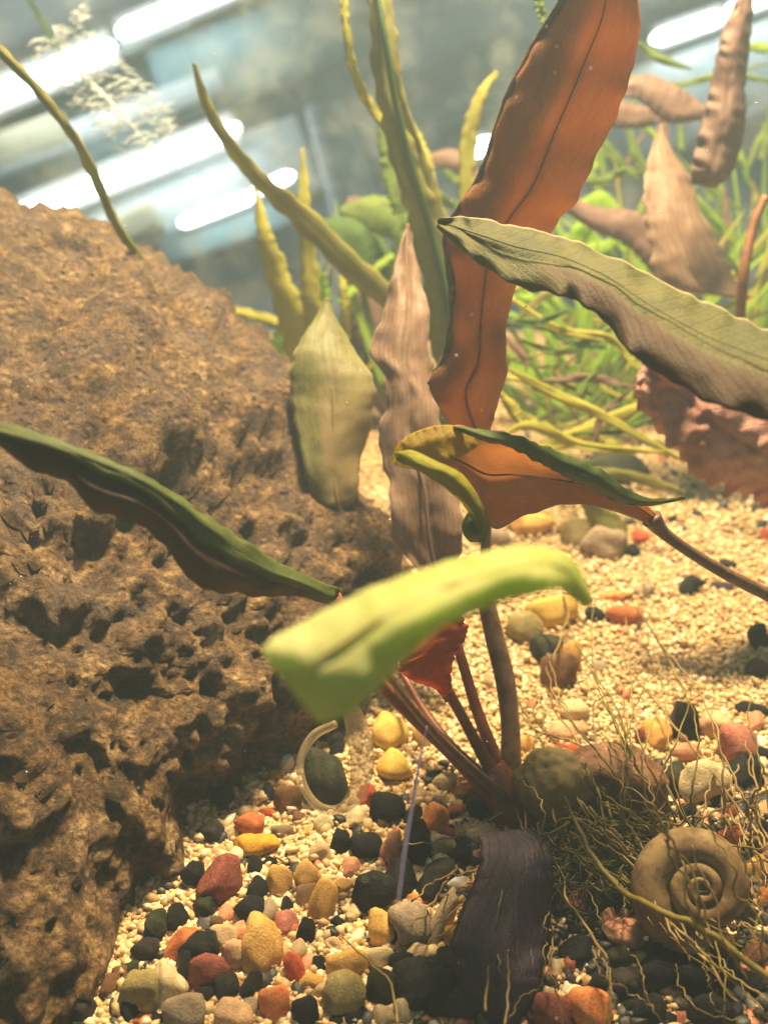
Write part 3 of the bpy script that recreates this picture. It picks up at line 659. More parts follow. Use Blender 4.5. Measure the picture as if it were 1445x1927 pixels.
blade('leaf_tip', T3, leaf_mat('yellow_tip', (.42, .30, .02), (.50, .40, .05), (.45, .22, .03), trans=.5, tcol=(.8, .75, .04), veins=10), l3, nu=40, ripple=.03, rough=.05, label='yellow green tip of the amber leaf')
blade('rolled_edge', [(852, 802, 858, 808, 14.0, 0, 0), (905, 808, 900, 826, 13.95, -.15, 0), (965, 818, 960, 842, 14.1, -.2, 0), (1020, 838, 1005, 866, 14.35, -.25, 0), (1075, 862, 1055, 892, 14.65, -.25, 0), (1130, 884, 1112, 920, 15.0, -.25, 0), (1175, 918, 1165, 945, 15.3, -.2, 0), (1225, 938, 1215, 952, 15.6, -.1, 0), (1290, 935, 1288, 940, 16, 0, 0)],
      M_grim, l3, nu=70, nv=14, ripple=.05, rough=.1, edge=.2, label='green rolled upper edge')
blade('rolled_edge', [(742, 852, 745, 866, 13.7, 0, 0), (775, 848, 768, 878, 13.6, -.15, 0), (820, 868, 800, 892, 13.55, -.2, 0), (868, 892, 838, 918, 13.6, -.22, 0), (898, 932, 872, 950, 13.7, -.22, 0), (916, 970, 890, 980, 13.8, -.2, 0), (920, 1000, 892, 1000, 13.9, -.1, 0), (912, 1018, 902, 1018, 14, 0, 0)],
      leaf_mat('yellow_green_edge', (.30, .30, .02), (.42, .36, .04), (.12, .18, .02), trans=.4, tcol=(.7, .7, .03), veins=5, blotch=((.07, .11, .02), .45, .8, -.4, -.3)), l3, nu=60, nv=12, ripple=.03, rough=.06, label='yellow green lower edge curling down')
blade('rolled_edge', [(880, 965, 905, 962, 14.2, 0, 0), (870, 985, 918, 980, 14.1, -.3, 0), (872, 1005, 918, 1008, 14.1, -.3, 0), (885, 1020, 905, 1020, 14.2, 0, 0)], M_grim, l3, nu=24, nv=12, rough=.05, label='small green knob at the curled end')
tube('stem', [(1225, 975, 16.0, 20), (1250, 1004, 16.1, 12), (1300, 1040, 16.2, 11), (1370, 1082, 16.4, 12), (1450, 1122, 16.6, 13), (1540, 1170, 16.8, 13)], M_stem, l3, seg=12, label='dark purple brown stem')

# bright green foreground leaf, rolled like a pipe
L4 = [(492, 1222, 600, 1356, 9.2, -.1, .0), (520, 1200, 640, 1346, 9.1, -.35, .1), (575, 1172, 690, 1312, 9.1, -.55, .2), (640, 1140, 738, 1262, 9.2, -.7, .2), (705, 1108, 778, 1222, 9.3, -.75, .2), (770, 1084, 826, 1178, 9.5, -.75, .2),
      (840, 1060, 880, 1154, 9.7, -.7, .2), (910, 1043, 942, 1128, 9.9, -.65, .2), (980, 1030, 1002, 1114, 10.1, -.6, .2), (1030, 1034, 1040, 1106, 10.3, -.5, .2), (1068, 1050, 1062, 1112, 10.5, -.4, .1), (1094, 1086, 1078, 1126, 10.7, -.25, .1), (1113, 1130, 1102, 1142, 10.9, 0, 0)]
L4 = [(a[0], a[1], a[2], a[3], a[4] * .86, a[5] * .62, a[6] * -3.6) for a in L4]
l4 = blade('leaf', L4, M_green, plant, nu=110, nv=26, ripple=.03, rough=.10, edge=.03, thick=.05, label='bright green rolled leaf close to the lens, pointing left, out of focus')
midrib_of(L4, M_yrib, l4, 5, .03, .4)
tube('stem', [(700, 1215, 8.9, 6), (745, 1290, 11.0, 7), (810, 1370, 13.8, 8), (880, 1440, 16, 9), (960, 1510, 17.2, 12)], M_stem, l4, seg=10)

# dark leaf to the left
L5 = [(-60, 785, -60, 800, 11.8, 0, 0), (0, 797, 0, 838, 12.0, -.15, -.1), (60, 812, 62, 885, 12.2, -.3, -.2), (130, 838, 128, 906, 12.4, -.3, -.2), (195, 862, 178, 960, 12.6, -.4, -.3), (270, 895, 255, 985, 12.8, -.4, -.3),
      (335, 935, 310, 1025, 13.1, -.4, -.3), (400, 980, 360, 1092, 13.4, -.45, -.4), (460, 1018, 430, 1116, 13.7, -.4, -.3), (520, 1058, 500, 1122, 14.1, -.3, -.2), (580, 1088, 565, 1122, 14.4, -.2, -.1), (640, 1110, 625, 1142, 14.8, 0, 0)]
l5 = blade('leaf', L5, M_dark, plant, nu=130, nv=22, ripple=.08, rfreq=8, rough=.08, edge=.09, label='long dark maroon leaf with a green back reaching to the left edge')
blade('leaf_fold', [(a[0] - 2, a[1] - 3, a[0] + (a[2] - a[0]) * f - 2, a[1] + (a[3] - a[1]) * f, a[4] - .12 + (a[5] * .4), -.12, -.1) for a, f in zip(L5, (.9, .5, .34, .36, .34, .36, .4, .42, .5, .55, .7, .9))], M_dgreen, l5, nu=110, nv=14, rough=.07, ripple=.03, edge=.12, label='folded green upper half of the dark leaf')
tube('stem', [(630, 1124, 14.8, 14), (670, 1210, 15.5, 12), (712, 1282, 16.0, 13), (780, 1350, 16.5, 14), (850, 1415, 17.0, 16), (910, 1475, 17.3, 20), (975, 1545, 17.6, 24)], M_stemr, l5, seg=14, label='dark red slanting stem')

# small rust leaf
L6 = [(820, 1130, 840, 1130, 16.2, 0, 0), (790, 1170, 872, 1165, 16.2, -.1, .1), (765, 1230, 880, 1192, 16.2, -.2, .2), (752, 1262, 858, 1228, 16.3, -.25, .2), (785, 1285, 848, 1262, 16.4, -.2, .1), (820, 1298, 850, 1292, 16.5, -.1, 0), (838, 1322, 850, 1318, 16.6, 0, 0)]
l6 = blade('leaf', L6, M_rust, plant, nu=60, nv=18, ripple=.06, rough=.08, edge=.1, label='small rust red leaf showing under the bright green leaf')
tube('stem', [(842, 1300, 16.6, 11), (870, 1350, 16.9, 10), (905, 1415, 17.2, 12), (950, 1490, 17.5, 18)], M_stemr, l6, seg=12)
tube('stem', [(800, 1070, 18.6, 8), (845, 1170, 18.2, 9), (868, 1240, 17.9, 10), (895, 1330, 17.7, 11), (925, 1410, 17.5, 13), (955, 1490, 17.5, 18)], M_stemr, plant, seg=12, label='thin red stem between the thick stem and the rust leaf')
tube('stem', [(700, 1120, 20.5, 6), (735, 1220, 19.5, 6), (800, 1340, 18.5, 8), (880, 1440, 17.8, 12), (960, 1520, 17.6, 14)], M_stemr, plant, seg=10)
tube('crown', [(925, 1440, 17.4, 24), (950, 1490, 17.4, 40), (975, 1540, 17.5, 46), (1000, 1600, 17.4, 30)], M_stemr, plant, seg=16, label='thick reddish crown where the stems meet')

# roots
M_root = solid_mat('root_tan', (.28, .19, .07), (.42, .31, .13), scale=2, rough=.5, bump=.2, trans=.3)
M_rooto = solid_mat('root_olive', (.17, .13, .025), (.27, .22, .05), scale=2, rough=.5, bump=.2, trans=.3)
ROOTS = [[(922, 1248), (965, 1300), (1000, 1365), (1040, 1430), (1090, 1510), (1120, 1580)], [(945, 1312), (975, 1340), (1010, 1375), (1060, 1390), (1100, 1405)], [(990, 1265), (1020, 1330), (1022, 1370), (1012, 1390)],
 [(1010, 1320), (1003, 1345), (1030, 1380), (1075, 1430), (1105, 1490), (1125, 1570)], [(1030, 1295), (1045, 1340), (1090, 1400), (1120, 1470), (1140, 1560)], [(1140, 1305), (1115, 1330), (1118, 1380), (1130, 1450), (1150, 1540)],
 [(1125, 1310), (1160, 1350), (1190, 1400), (1240, 1460), (1290, 1540), (1350, 1620)], [(1168, 1215), (1185, 1265), (1225, 1310), (1270, 1370), (1330, 1440), (1400, 1540)], [(1205, 1040), (1210, 1090), (1200, 1140), (1230, 1190), (1262, 1250), (1290, 1310)],
 [(970, 1520), (985, 1560), (1010, 1570), (1045, 1565), (1070, 1545)], [(1015, 1510), (1035, 1510), (1045, 1545), (1052, 1575)], [(1155, 1495), (1175, 1545), (1200, 1580), (1240, 1650)], [(1165, 1560), (1220, 1565), (1270, 1620), (1300, 1680)],
 [(1030, 1600), (1060, 1650), (1065, 1690), (1100, 1740), (1142, 1805)], [(905, 1420), (960, 1460), (985, 1500), (990, 1600), (1000, 1700)], [(1010, 1600), (960, 1640), (940, 1700), (920, 1800), (915, 1900)], [(640, 1760), (700, 1815), (735, 1850), (748, 1927)],
 [(955, 1795), (957, 1850), (950, 1930)], [(1145, 1820), (1150, 1860), (1143, 1930)], [(1010, 1180), (1050, 1190), (1068, 1160), (1060, 1120)], [(1030, 1290), (1045, 1230), (1066, 1170)]]
for i, pts in enumerate(ROOTS):
    n_ = len(pts); rr = []
    for j, (x, y) in enumerate(pts):
        g_ = ground_d(x, min(y + 10, 1926)) if y > 1000 else 24
        rr.append((x, y, max(11.0, g_ - .5 - .9 * random.random()), 1.5 + 1.6 * j / n_))
    tube('root', rr, M_root if i % 3 else M_rooto, plant, seg=6, n=n_ * 7, wob=4)
rr_ = random.Random(21)
def rroot(x, y, dx, dy, n_, r, m, d0=.8, ds=.5, wob=9, curl=.35):
    out = []; a = math.atan2(dy, dx); st_ = math.hypot(dx, dy)
    for j in range(n_):
        out.append((x, y, max(10.5, ground_d(x, min(max(y + 6, 900), 1926)) - d0 - ds * rr_.random()), r * (1 - .45 * j / n_)))
        a += rr_.uniform(-curl, curl); x += math.cos(a) * st_; y += math.sin(a) * st_
    tube('root', out, m, plant, seg=6, n=n_ * 5, wob=wob)
for k in range(30):      # bundle sweeping to the lower right
    x, y = rr_.uniform(1050, 1170), rr_.uniform(1490, 1600)
    rroot(x, y, 46, rr_.uniform(14, 46), rr_.randint(6, 10), rr_.uniform(1.4, 3.4), M_rooto if rr_.random() < .65 else M_root, d0=.9, curl=.2)
for k in range(30):      # loose tangle over the dark gravel
    x, y = rr_.uniform(1000, 1420), rr_.uniform(1540, 1820)
    rroot(x, y, rr_.uniform(-6, 22), rr_.uniform(18, 36), rr_.randint(5, 8), rr_.uniform(1.1, 2.2), M_root, d0=.6, curl=.5)
for k in range(16):
    x, y = rr_.uniform(850, 1030), rr_.uniform(1520, 1640)
    rroot(x, y, rr_.uniform(-26, 10), rr_.uniform(20, 36), rr_.randint(5, 8), rr_.uniform(1.5, 3), M_root, d0=.5, curl=.35)
for k in range(16):
    x, y = rr_.uniform(1330, 1440), rr_.uniform(1380, 1560)
    rroot(x, y, rr_.uniform(-14, 16), rr_.uniform(22, 40), rr_.randint(5, 8), rr_.uniform(1.6, 3.2), M_root, d0=.6, curl=.3)
for k in range(8):
    x, y = rr_.uniform(1190, 1420), rr_.uniform(1480, 1600)
    out = []
    for j in range(6): out.append((x, y, 13.0 - .05 * j + .2 * rr_.random(), rr_.uniform(1.3, 2.8))); x += rr_.uniform(0, 36); y += rr_.uniform(36, 66)
    tube('root', out, M_rooto if k % 3 else M_root, plant, seg=6, n=36, wob=9)
for k in range(20):
    x0, y0 = rr_.uniform(1040, 1420), rr_.uniform(1500, 1640); hh = rr_.uniform(160, 430); ln = rr_.uniform(-190, 40); out = []
    for j in range(8):
        k_ = j / 7; x = x0 + ln * k_ ** 1.3 + 26 * math.sin(k_ * 5 + k); y = y0 - hh * k_
        out.append((x, y, max(12.5, ground_d(x, max(y, 700)) - .5 - 2.2 * math.sin(k_ * 2.6)), 2.6 - 1.5 * k_))
    tube('root', out, M_root if k % 2 else M_rooto, plant, seg=6, n=46, wob=7)
tube('root', [(1060, 1500, 15.8, 3), (1110, 1600, 15.2, 5), (1170, 1675, 14.6, 6), (1240, 1712, 13.6, 6.5), (1330, 1755, 13.0, 7), (1460, 1850, 12.6, 7)], M_rooto, plant, seg=8, n=50, wob=6, label='thickest olive root running to the lower right')

hv = []; hf = []
for k in range(420):      # soft green brown moss caught in the roots
    x, y = rr_.gauss(1130, 70), rr_.gauss(1590, 42)
    if y > 1880 or x < 1000: continue
    d_ = ground_d(x, min(y, 1920)) - rr_.uniform(.2, 1.3); a = rr_.uniform(-.4, 1.9); pts = []
    for t in range(6):
        pts.append(P(x, y, d_ + .1 * rr_.gauss(0, 1))); a += rr_.uniform(-.7, .7); x += 13 * math.cos(a); y += 13 * math.sin(a)
    v_, f_ = tube_geo(pts, [.008, .014, .014, .012, .01, .005], 4); n0 = len(hv); hv += v_; hf += [tuple(q_ + n0 for q_ in f) for f in f_]
o = mesh_obj('moss_tangle', hv, hf, solid_mat('moss_olive', (.14, .13, .02), (.30, .26, .05), scale=2, rough=.7, bump=.1, trans=.3)); tag(o, 'olive green moss tangled in the roots beside the plant crown', kind='stuff')
hv = []; hf = []
for k in range(260):      # brown scraps lying on the sand
    x, y = rr_.uniform(300, 1440), 900 + 1020 * rr_.random()
    if in_rock(x, y, 0): continue
    p = P(x, y, ground_d(x, y) - .08); l_ = rr_.uniform(.08, .4); q1 = Vector((rr_.gauss(0, 1), rr_.gauss(0, 1), rr_.uniform(0, .3))).normalized() * l_
    v_, f_ = tube_geo([p, p + q1 * .5 + Vector((0, 0, .03)), p + q1], [.006, .02, .006], 4); n0 = len(hv); hv += v_; hf += [tuple(q_ + n0 for q_ in f) for f in f_]
o = mesh_obj('plant_scraps', hv, hf, solid_mat('scrap_brown', (.07, .035, .015), (.20, .11, .04), scale=2, rough=.8, bump=.1)); tag(o, 'tiny brown plant scraps lying on the sand', kind='stuff')

# ------------------------------------------------------------------ snail shells, shard, strand
def spiral(name, cx, cy_, d, rpx, turns, m, ax, ay, az, label, cat, tube_k=.52, flat=.9):
    c = P(cx, cy_, d); Rm = rpx * d / FPX; n = 120; b_g = math.log(2.25) / (2 * math.pi); pts = []; rad = []
    end = lambda k: min(1, math.sqrt(max(.02, (1 - k) * 14)))
    tot = turns * 2 * math.pi
    for i in range(n):
        t = tot * i / (n - 1); r = Rm * .62 * math.exp(-b_g * (tot - t))
        pts.append(c + ax * (r * math.cos(t)) + ay * (r * math.sin(t)) + az * ((Rm * .62 - r) * .42)); rad.append(max(.006, r * tube_k * 1.15 * end(i / (n - 1))))
    V, F = tube_geo(pts, rad, 20)
    uv = [(i // 20 / n, (i % 20) / 20) for i in range(len(V))]
    o = mesh_obj(name, V, F, m, origin=c, uv=uv); tag(o, label, cat); return o
def shell_mat(name, a, bcol, c):
    m, nt, N, L, b = newmat(name)
    tc = N.new('ShaderNodeTexCoord'); mp = N.new('ShaderNodeMapping'); mp.inputs['Scale'].default_value = (46, 1.2, 1); L.new(tc.outputs['UV'], mp.inputs[0])
    n1 = noise_n(N, L, 1, 3, .6, vec=mp.outputs[0]); n2 = noise_n(N, L, 1.1, 5, .6)
    base_ = mixc(N, L, sstep(N, L, n2.outputs[0], .35, .65), a, bcol)
    base_ = mixc(N, L, math_n(N, L, 'MULTIPLY', sstep(N, L, n1.outputs[0], .4, .7), .3), base_, c)
    n3 = noise_n(N, L, 4, 6, .75); base_ = mixc(N, L, math_n(N, L, 'MULTIPLY', sstep(N, L, n3.outputs[0], .48, .62), .65), base_, tuple(x * .8 for x in bcol))
    L.new(base_, b.inputs['Base Color']); b.inputs['Roughness'].default_value = .6; b.inputs['Specular IOR Level'].default_value = .2
    bp = N.new('ShaderNodeBump'); bp.inputs['Strength'].default_value = .15; bp.inputs['Distance'].default_value = .05; L.new(n1.outputs[0], bp.inputs['Height']); L.new(bp.outputs[0], b.inputs['Normal'])
    tr = N.new('ShaderNodeBsdfTranslucent'); L.new(base_, tr.inputs[0]); mx = N.new('ShaderNodeMixShader'); mx.inputs[0].default_value = .25
    L.new(b.outputs[0], mx.inputs[1]); L.new(tr.outputs[0], mx.inputs[2]); L.new(mx.outputs[0], N['Material Output'].inputs[0]); return m
sh1 = shell_mat('tan_shell', (.36, .25, .12), (.15, .085, .04), (.46, .35, .20))
sh2 = shell_mat('brown_shell', (.34, .26, .09), (.16, .07, .03), (.44, .36, .16))
azt = (-FWD + UP * .25 - RIGHT * .30).normalized(); axt = RIGHT.cross(azt).cross(azt).normalized() * -1; axt = (RIGHT - azt * RIGHT.dot(azt)).normalized(); ayt = azt.cross(axt)
spiral('snail_shell', 1318, 1666, 14.5, 176, 2.75, sh1, axt, ayt, azt, 'large tan coiled snail shell with a dark spiral centre behind the roots at lower right', 'snail shell', tube_k=.385)
azt = (-FWD * .35 + UP * .5 - RIGHT * .8).normalized(); axt = (RIGHT - azt * RIGHT.dot(azt)).normalized(); ayt = azt.cross(axt)
def lump(name, cx, cy_, d, w_, h_, t_, rot, m, label, cat, amp=.1, seedv=1):
    bm = bmesh.new(); bmesh.ops.create_icosphere(bm, subdivisions=5, radius=1); s = d / FPX; a = R(rot)
    ex = RIGHT * math.cos(a) + UP * math.sin(a); ey = -RIGHT * math.sin(a) + UP * math.cos(a); ez = ex.cross(ey); c = P(cx, cy_, d); V = []
    for v in bm.verts:
        p = v.co.copy(); f = 1 + amp * nz(p * 1.3 + Vector((seedv * 5, 0, 0))) + amp * .4 * nz(p * 4 + Vector((0, seedv, 0)))
        V.append(c + (ex * p.x * w_ + ey * p.y * h_ + ez * p.z * t_) * f * s / 2)
    F = [tuple(v.index for v in f.verts) for f in bm.faces]; uv = [(math.atan2(v.co.y, v.co.x) / 6.28 * .3 + .5, v.co.z * .5 + .5) for v in bm.verts]; bm.free()
    o = mesh_obj(name, V, F, m, origin=c, uv=uv); tag(o, label, cat); return o
lump('snail_shell', 1042, 1476, 16.9, 140, 140, 110, 20, solid_mat('olive_shell', (.26, .19, .08), (.40, .31, .14), scale=1.6, rough=.6, bump=.5, trans=.2, speck=(.10, .06, .02)), 'translucent olive shell end just right of the plant crown', 'snail shell', .26, 3)
lump('brown_stone', 1150, 1478, 17.2, 210, 150, 130, -12, solid_mat('mottled_brown', (.09, .035, .015), (.24, .12, .05), scale=1.6, rough=.6, bump=.6, dist=.08, speck=(.36, .24, .10)), 'large mottled dark brown stone behind the root bundle', 'stone', .22, 5)
# plum coloured slab standing in the gravel
SL = [(900, 1570, 1000, 1560, 15.6, -.1, .2), (905, 1620, 1034, 1600, 15.2, -.15, .3), (880, 1690, 1036, 1680, 14.8, -.2, .3), (850, 1770, 1030, 1760, 14.4, -.2, .3), (860, 1840, 1016, 1830, 14.0, -.15, .2), (900, 1900, 1000, 1885, 13.8, -.1, .1), (930, 1935, 960, 1935, 13.6, 0, 0)]
o = blade('plum_leaf', SL, leaf_mat('plum_leaf', (.014, .008, .016), (.036, .022, .044), (.065, .045, .08), trans=.08, veins=4, rough=.4, rib=False), None, nu=60, nv=20, rough=.05, ripple=.02, edge=.06, thick=.06)
tag(o, 'broad dark plum coloured leaf lying against the gravel under the plant crown', 'leaf')
M_clear = solid_mat('clear_skin', (.50, .42, .24), (.62, .52, .32), scale=2, rough=.25, bump=.1, trans=.4, alpha=.42)
o = tube('curled_strand', [(655, 1318, 15.6, 14), (672, 1370, 15.8, 22), (682, 1430, 15.8, 23), (672, 1490, 15.7, 18), (640, 1522, 15.6, 10), (600, 1518, 15.6, 9), (572, 1480, 15.7, 8), (566, 1430, 15.8, 8), (590, 1385, 15.9, 9), (632, 1362, 15.8, 8)], M_clear, None, seg=14, n=90)
tag(o, 'translucent beige strand curled round a dark green pebble under the bright leaf', 'strand')
M_lav = solid_mat('lavender_thread', (.60, .55, .90), (.92, .86, 1.0), scale=3, rough=.2, bump=.2, trans=.3, spec=.8)
o = tube('thread', [(803, 1366, 12.6, .8), (790, 1430, 12.6, 2.2), (775, 1520, 12.6, 3.6), (762, 1600, 12.6, 4.4), (750, 1694, 12.6, 4.2)], M_lav, None, seg=6, n=40)
tag(o, 'thin shining lavender thread hanging upright above the gravel', 'thread')

# ------------------------------------------------------------------ middle distance leaves
pl2 = empty('sage_leaf_plant', P(690, 1130, 21), 'broad sage green leaf on a thin stem standing beside the rock', 'aquatic plant')
L7 = [(625, 955, 650, 955, 21.0, 0, 0), (596, 950, 672, 930, 21.0, -.3, .2), (572, 870, 680, 860, 21.1, -.45, .3), (553, 780, 702, 780, 21.2, -.5, .3), (545, 710, 705, 720, 21.4, -.5, .3), (560, 650, 668, 660, 21.6, -.4, .2), (592, 600, 632, 600, 21.8, -.15, .1), (612, 560, 618, 560, 22, 0, 0)]
L7 = [(*a[:5], a[5] * .45, a[6]) for a in L7]
l7 = blade('leaf', L7, M_sage, pl2, nu=90, nv=20, ripple=.07, rfreq=2.5, rough=.07, edge=.04); midrib_of(L7, M_sage, l7, 4, .02)
tube('stem', [(636, 950, 21, 7), (655, 1010, 21.2, 6), (690, 1110, 21.4, 6), (720, 1200, 21.4, 6), (745, 1290, 21, 7)], M_yrib, pl2)
pl3 = empty('brown_leaf_plant', P(790, 1100, 20), 'tall narrow brown leaf standing between the sage leaf and the red leaf', 'aquatic plant')
L8 = [(790, 1080, 850, 1080, 19.6, 0, 0), (742, 1010, 872, 1010, 19.6, -.3, .2), (735, 920, 862, 920, 19.7, -.45, .2), (712, 830, 838, 830, 19.9, -.5, .3), (728, 740, 818, 745, 20.1, -.5, .3), (700, 665, 812, 680, 20.3, -.5, .3), (722, 590, 806, 600, 20.5, -.4, .3), (738, 520, 792, 530, 20.8, -.35, .2), (752, 465, 778, 465, 21.1, -.1, .1), (766, 422, 770, 422, 21.4, 0, 0)]
L8 = [(*a[:5], a[5] * .45, a[6]) for a in L8]
l8 = blade('leaf', L8, M_brown, pl3, nu=110, nv=22, ripple=.14, rfreq=3.5, rough=.22, edge=.08); midrib_of(L8, M_brown, l8, 4, .02)

# grass-like leaves
M_g1 = leaf_mat('grass_olive', (.26, .26, .06), (.38, .36, .10), (.18, .17, .04), trans=.35, tcol=(.5, .5, .06), veins=3, rough=.5)
M_g2 = leaf_mat('grass_yellow', (.46, .46, .06), (.58, .54, .12), (.34, .34, .05), trans=.4, tcol=(.75, .75, .06), veins=3, rough=.5)
M_g3 = leaf_mat('grass_green', (.16, .24, .05), (.28, .36, .10), (.16, .26, .04), trans=.4, tcol=(.45, .75, .05), veins=3, rough=.5)
M_g4 = leaf_mat('fresh_green', (.36, .55, .05), (.52, .68, .12), (.28, .42, .05), trans=.5, tcol=(.55, .95, .05), veins=4, rough=.5)
M_dg = leaf_mat('deep_green', (.06, .14, .03), (.11, .21, .05), (.05, .10, .02), trans=.3, tcol=(.15, .35, .04), veins=6, rough=.5)  # deep green of the darkest blades and of the widest blade's centre line
M_bb = leaf_mat('mauve_brown', (.20, .12, .10), (.30, .19, .16), (.14, .08, .06), trans=.25, tcol=(.4, .2, .12), veins=9, rough=.5, bumps=.15, streak=.5)
def gl(pts, m, parent, edge=.15, label=None, rough=.05, nu=80):
    return blade('leaf', strip_rows(pts), m, parent, nu=nu, nv=9, rough=rough, edge=edge, ripple=.02, label=label)
g1 = empty('grass_plant', P(560, 690, 30), 'yellow green grass-like plant rooted behind the rock', 'aquatic plant')
gl([(365, 118, 22, 3), (385, 185, 22.5, 9), (425, 262, 23, 12), (490, 340, 24, 16), (570, 410, 25, 22), (660, 500, 26, 24), (740, 565, 27, 22), (830, 635, 28, 15), (960, 680, 29, 10)], M_g1, g1, edge=.16, label='long olive blade slanting down to the right')
gl([(482, 355, 28, 3), (498, 440, 28, 14), (520, 510, 28.5, 22), (548, 590, 29, 26), (570, 690, 30, 26)], M_g2, g1, label='broad yellow blade')
gl([(569, 280, 28, 3), (573, 380, 28, 11), (580, 480, 28.5, 15), (586, 580, 29, 18), (590, 690, 30, 18)], M_g2, g1, label='upright pointed yellow green blade')
gl([(600, 515, 29.5, 14), (606, 580, 30, 18), (600, 660, 30, 20)], M_g4, g1)
gl([(120, 405, 30, 2), (180, 440, 30, 5), (280, 520, 30, 7), (400, 575, 30, 9), (470, 592, 30, 10), (560, 620, 30, 12)], M_g2, g1, label='thin yellow blade lying towards the left')
gl([(643, 500, 29, 7), (648, 570, 29, 8), (650, 640, 29.5, 9)], M_g2, g1)
gl([(540, 620, 30, 20), (530, 680, 30.2, 36), (540, 730, 30.4, 20)], M_g3, g1)
gl([(740, 480, 30, 6), (690, 520, 30, 8), (640, 570, 30, 8)], M_g4, g1)
g2 = empty('grass_plant', P(280, 520, 24), 'single thin olive blade arching at the left above the rock', 'aquatic plant')
gl([(-40, 60, 21, 10), (10, 105, 21, 10), (80, 180, 21.5, 9), (140, 260, 22, 9), (185, 345, 22.5, 9), (215, 415, 23, 8), (255, 475, 23.5, 8), (300, 530, 24, 8)], M_g1, g2, edge=.2)
g3 = empty('tall_grass_plant', P(830, 800, 26), 'tall olive grass-like plant with toothed leaves rising out of the top centre', 'aquatic plant')
gl([(705, -30, 23, 14), (712, 60, 23, 17), (725, 170, 23.4, 20), (748, 260, 23.8, 22), (775, 350, 24.2, 28), (805, 440, 24.8, 32), (835, 560, 25.2, 34), (850, 700, 25.6, 30), (850, 820, 26, 24)], M_g1, g3, edge=.22, label='widest toothed blade', nu=160, rough=.1)
tube('midrib', [(708, -30, 22.8, 5), (722, 60, 22.8, 6), (740, 170, 23.2, 7), (760, 260, 23.6, 7), (785, 350, 24, 7), (812, 440, 24.6, 7), (842, 560, 25, 7), (858, 700, 25.4, 6)], M_dg, g3, n=50, label='dark centre line of the widest blade')
gl([(722, -30, 23.6, 10), (735, 80, 23.6, 14), (752, 190, 24, 12), (790, 300, 24.6, 14), (830, 420, 25, 16), (870, 560, 25.4, 16)], M_g1, g3, edge=.22, nu=130)
gl([(645, -30, 23, 6), (652, 60, 23, 8), (668, 140, 23.4, 9), (700, 205, 23.8, 9), (740, 250, 24, 8)], M_g2, g3, label='thin bent yellow blade left of the wide one')
gl([(935, 135, 27, 4), (905, 180, 27, 11), (884, 250, 27.2, 15), (878, 330, 27.4, 16), (882, 430, 27.6, 16), (885, 560, 28, 16)], M_g2, g3, label='curved yellow blade left of the red leaf')
gl([(770, 230, 29, 8), (800, 300, 29, 12), (815, 380, 29, 12), (850, 500, 29, 12)], M_g2, g3)
gl([(1010, -20, 22, 10), (1020, 30, 22, 8), (1040, 80, 22, 5)], M_g3, g3)
gl([(735, 170, 30, 20), (742, 280, 30, 30), (765, 400, 30, 26)], M_g3, g3)
g4 = empty('thin_blade', P(110, 110, 40), 'dark thin blade at the top left edge above the light strip', 'aquatic plant')
gl([(45, -20, 38, 3), (75, 30, 38, 5), (98, 75, 38, 4), (118, 112, 38, 2)], M_dg, g4)

# dark and green broad leaves behind the middle
g5 = empty('bushy_plant', P(700, 640, 34), 'broad leaved green and brown plant behind the brown leaf', 'aquatic plant')
gl([(590, 420, 31, 8), (650, 440, 31, 34), (690, 500, 31.3, 40), (720, 560, 31.6, 10)], M_dg, g5, edge=.05)
gl([(640, 395, 33, 6), (700, 400, 33, 34), (760, 430, 33, 30), (800, 470, 33, 8)], M_g3, g5, edge=.05)
gl([(665, 370, 34, 12), (672, 450, 34, 34), (690, 560, 34, 40), (700, 660, 34, 30)], M_bb, g5, edge=.05)
gl([(700, 440, 35, 20), (710, 540, 35, 50), (730, 640, 35, 50), (740, 720, 35, 30)], M_dg, g5, edge=.05)
gl([(660, 560, 33, 16), (680, 640, 33, 36), (720, 720, 33, 40), (760, 800, 33, 20)], M_bb, g5, edge=.05)
gl([(790, 300, 33, 6), (850, 300, 33, 20), (890, 330, 33, 12), (930, 350, 33, 4)], M_bb, g5, edge=.05)

# right background: leaves of several plants
g6 = empty('mauve_leaf_plant', P(1380, 600, 26), 'plant with upright mauve brown leaves at the upper right', 'aquatic plant')
LL = [(1395, 560, 1420, 560, 26, 0, 0), (1250, 540, 1400, 545, 26, -.4, .2), (1225, 470, 1360, 480, 26, -.6, .3), (1212, 400, 1320, 400, 26.2, -.6, .3), (1212, 330, 1300, 340, 26.4, -.5, .3), (1225, 280, 1262, 280, 26.6, -.2, .1), (1240, 235, 1246, 235, 27, 0, 0)]
LL = [(*a[:5], a[5] * .45, a[6]) for a in LL]
q = blade('leaf', LL, M_brown, g6, nu=90, nv=20, ripple=.06, rfreq=3, rough=.12, edge=.06, label='pale tan brown leaf behind the olive leaf'); midrib_of(LL, M_brown, q, 5, .02)
LL = [(1300, 345, 1345, 355, 25, 0, 0), (1305, 290, 1378, 320, 25, -.3, .2), (1325, 210, 1400, 240, 25, -.4, .3), (1345, 120, 1402, 150, 25, -.4, .3), (1362, 50, 1412, 70, 25, -.3, .2), (1395, -20, 1418, -20, 25, -.1, 0)]
blade('leaf', LL, M_bb, g6, nu=80, nv=16, ripple=.08, rough=.15, edge=.06, label='dark upright mauve leaf at the right')
gl([(1160, 170, 29, 10), (1210, 165, 29, 26), (1270, 200, 29, 34), (1330, 215, 29, 10)], M_bb, g6, edge=.05)
gl([(1130, 205, 30, 30), (1200, 220, 30, 22), (1290, 210, 30, 8)], M_bb, g6, edge=.05)
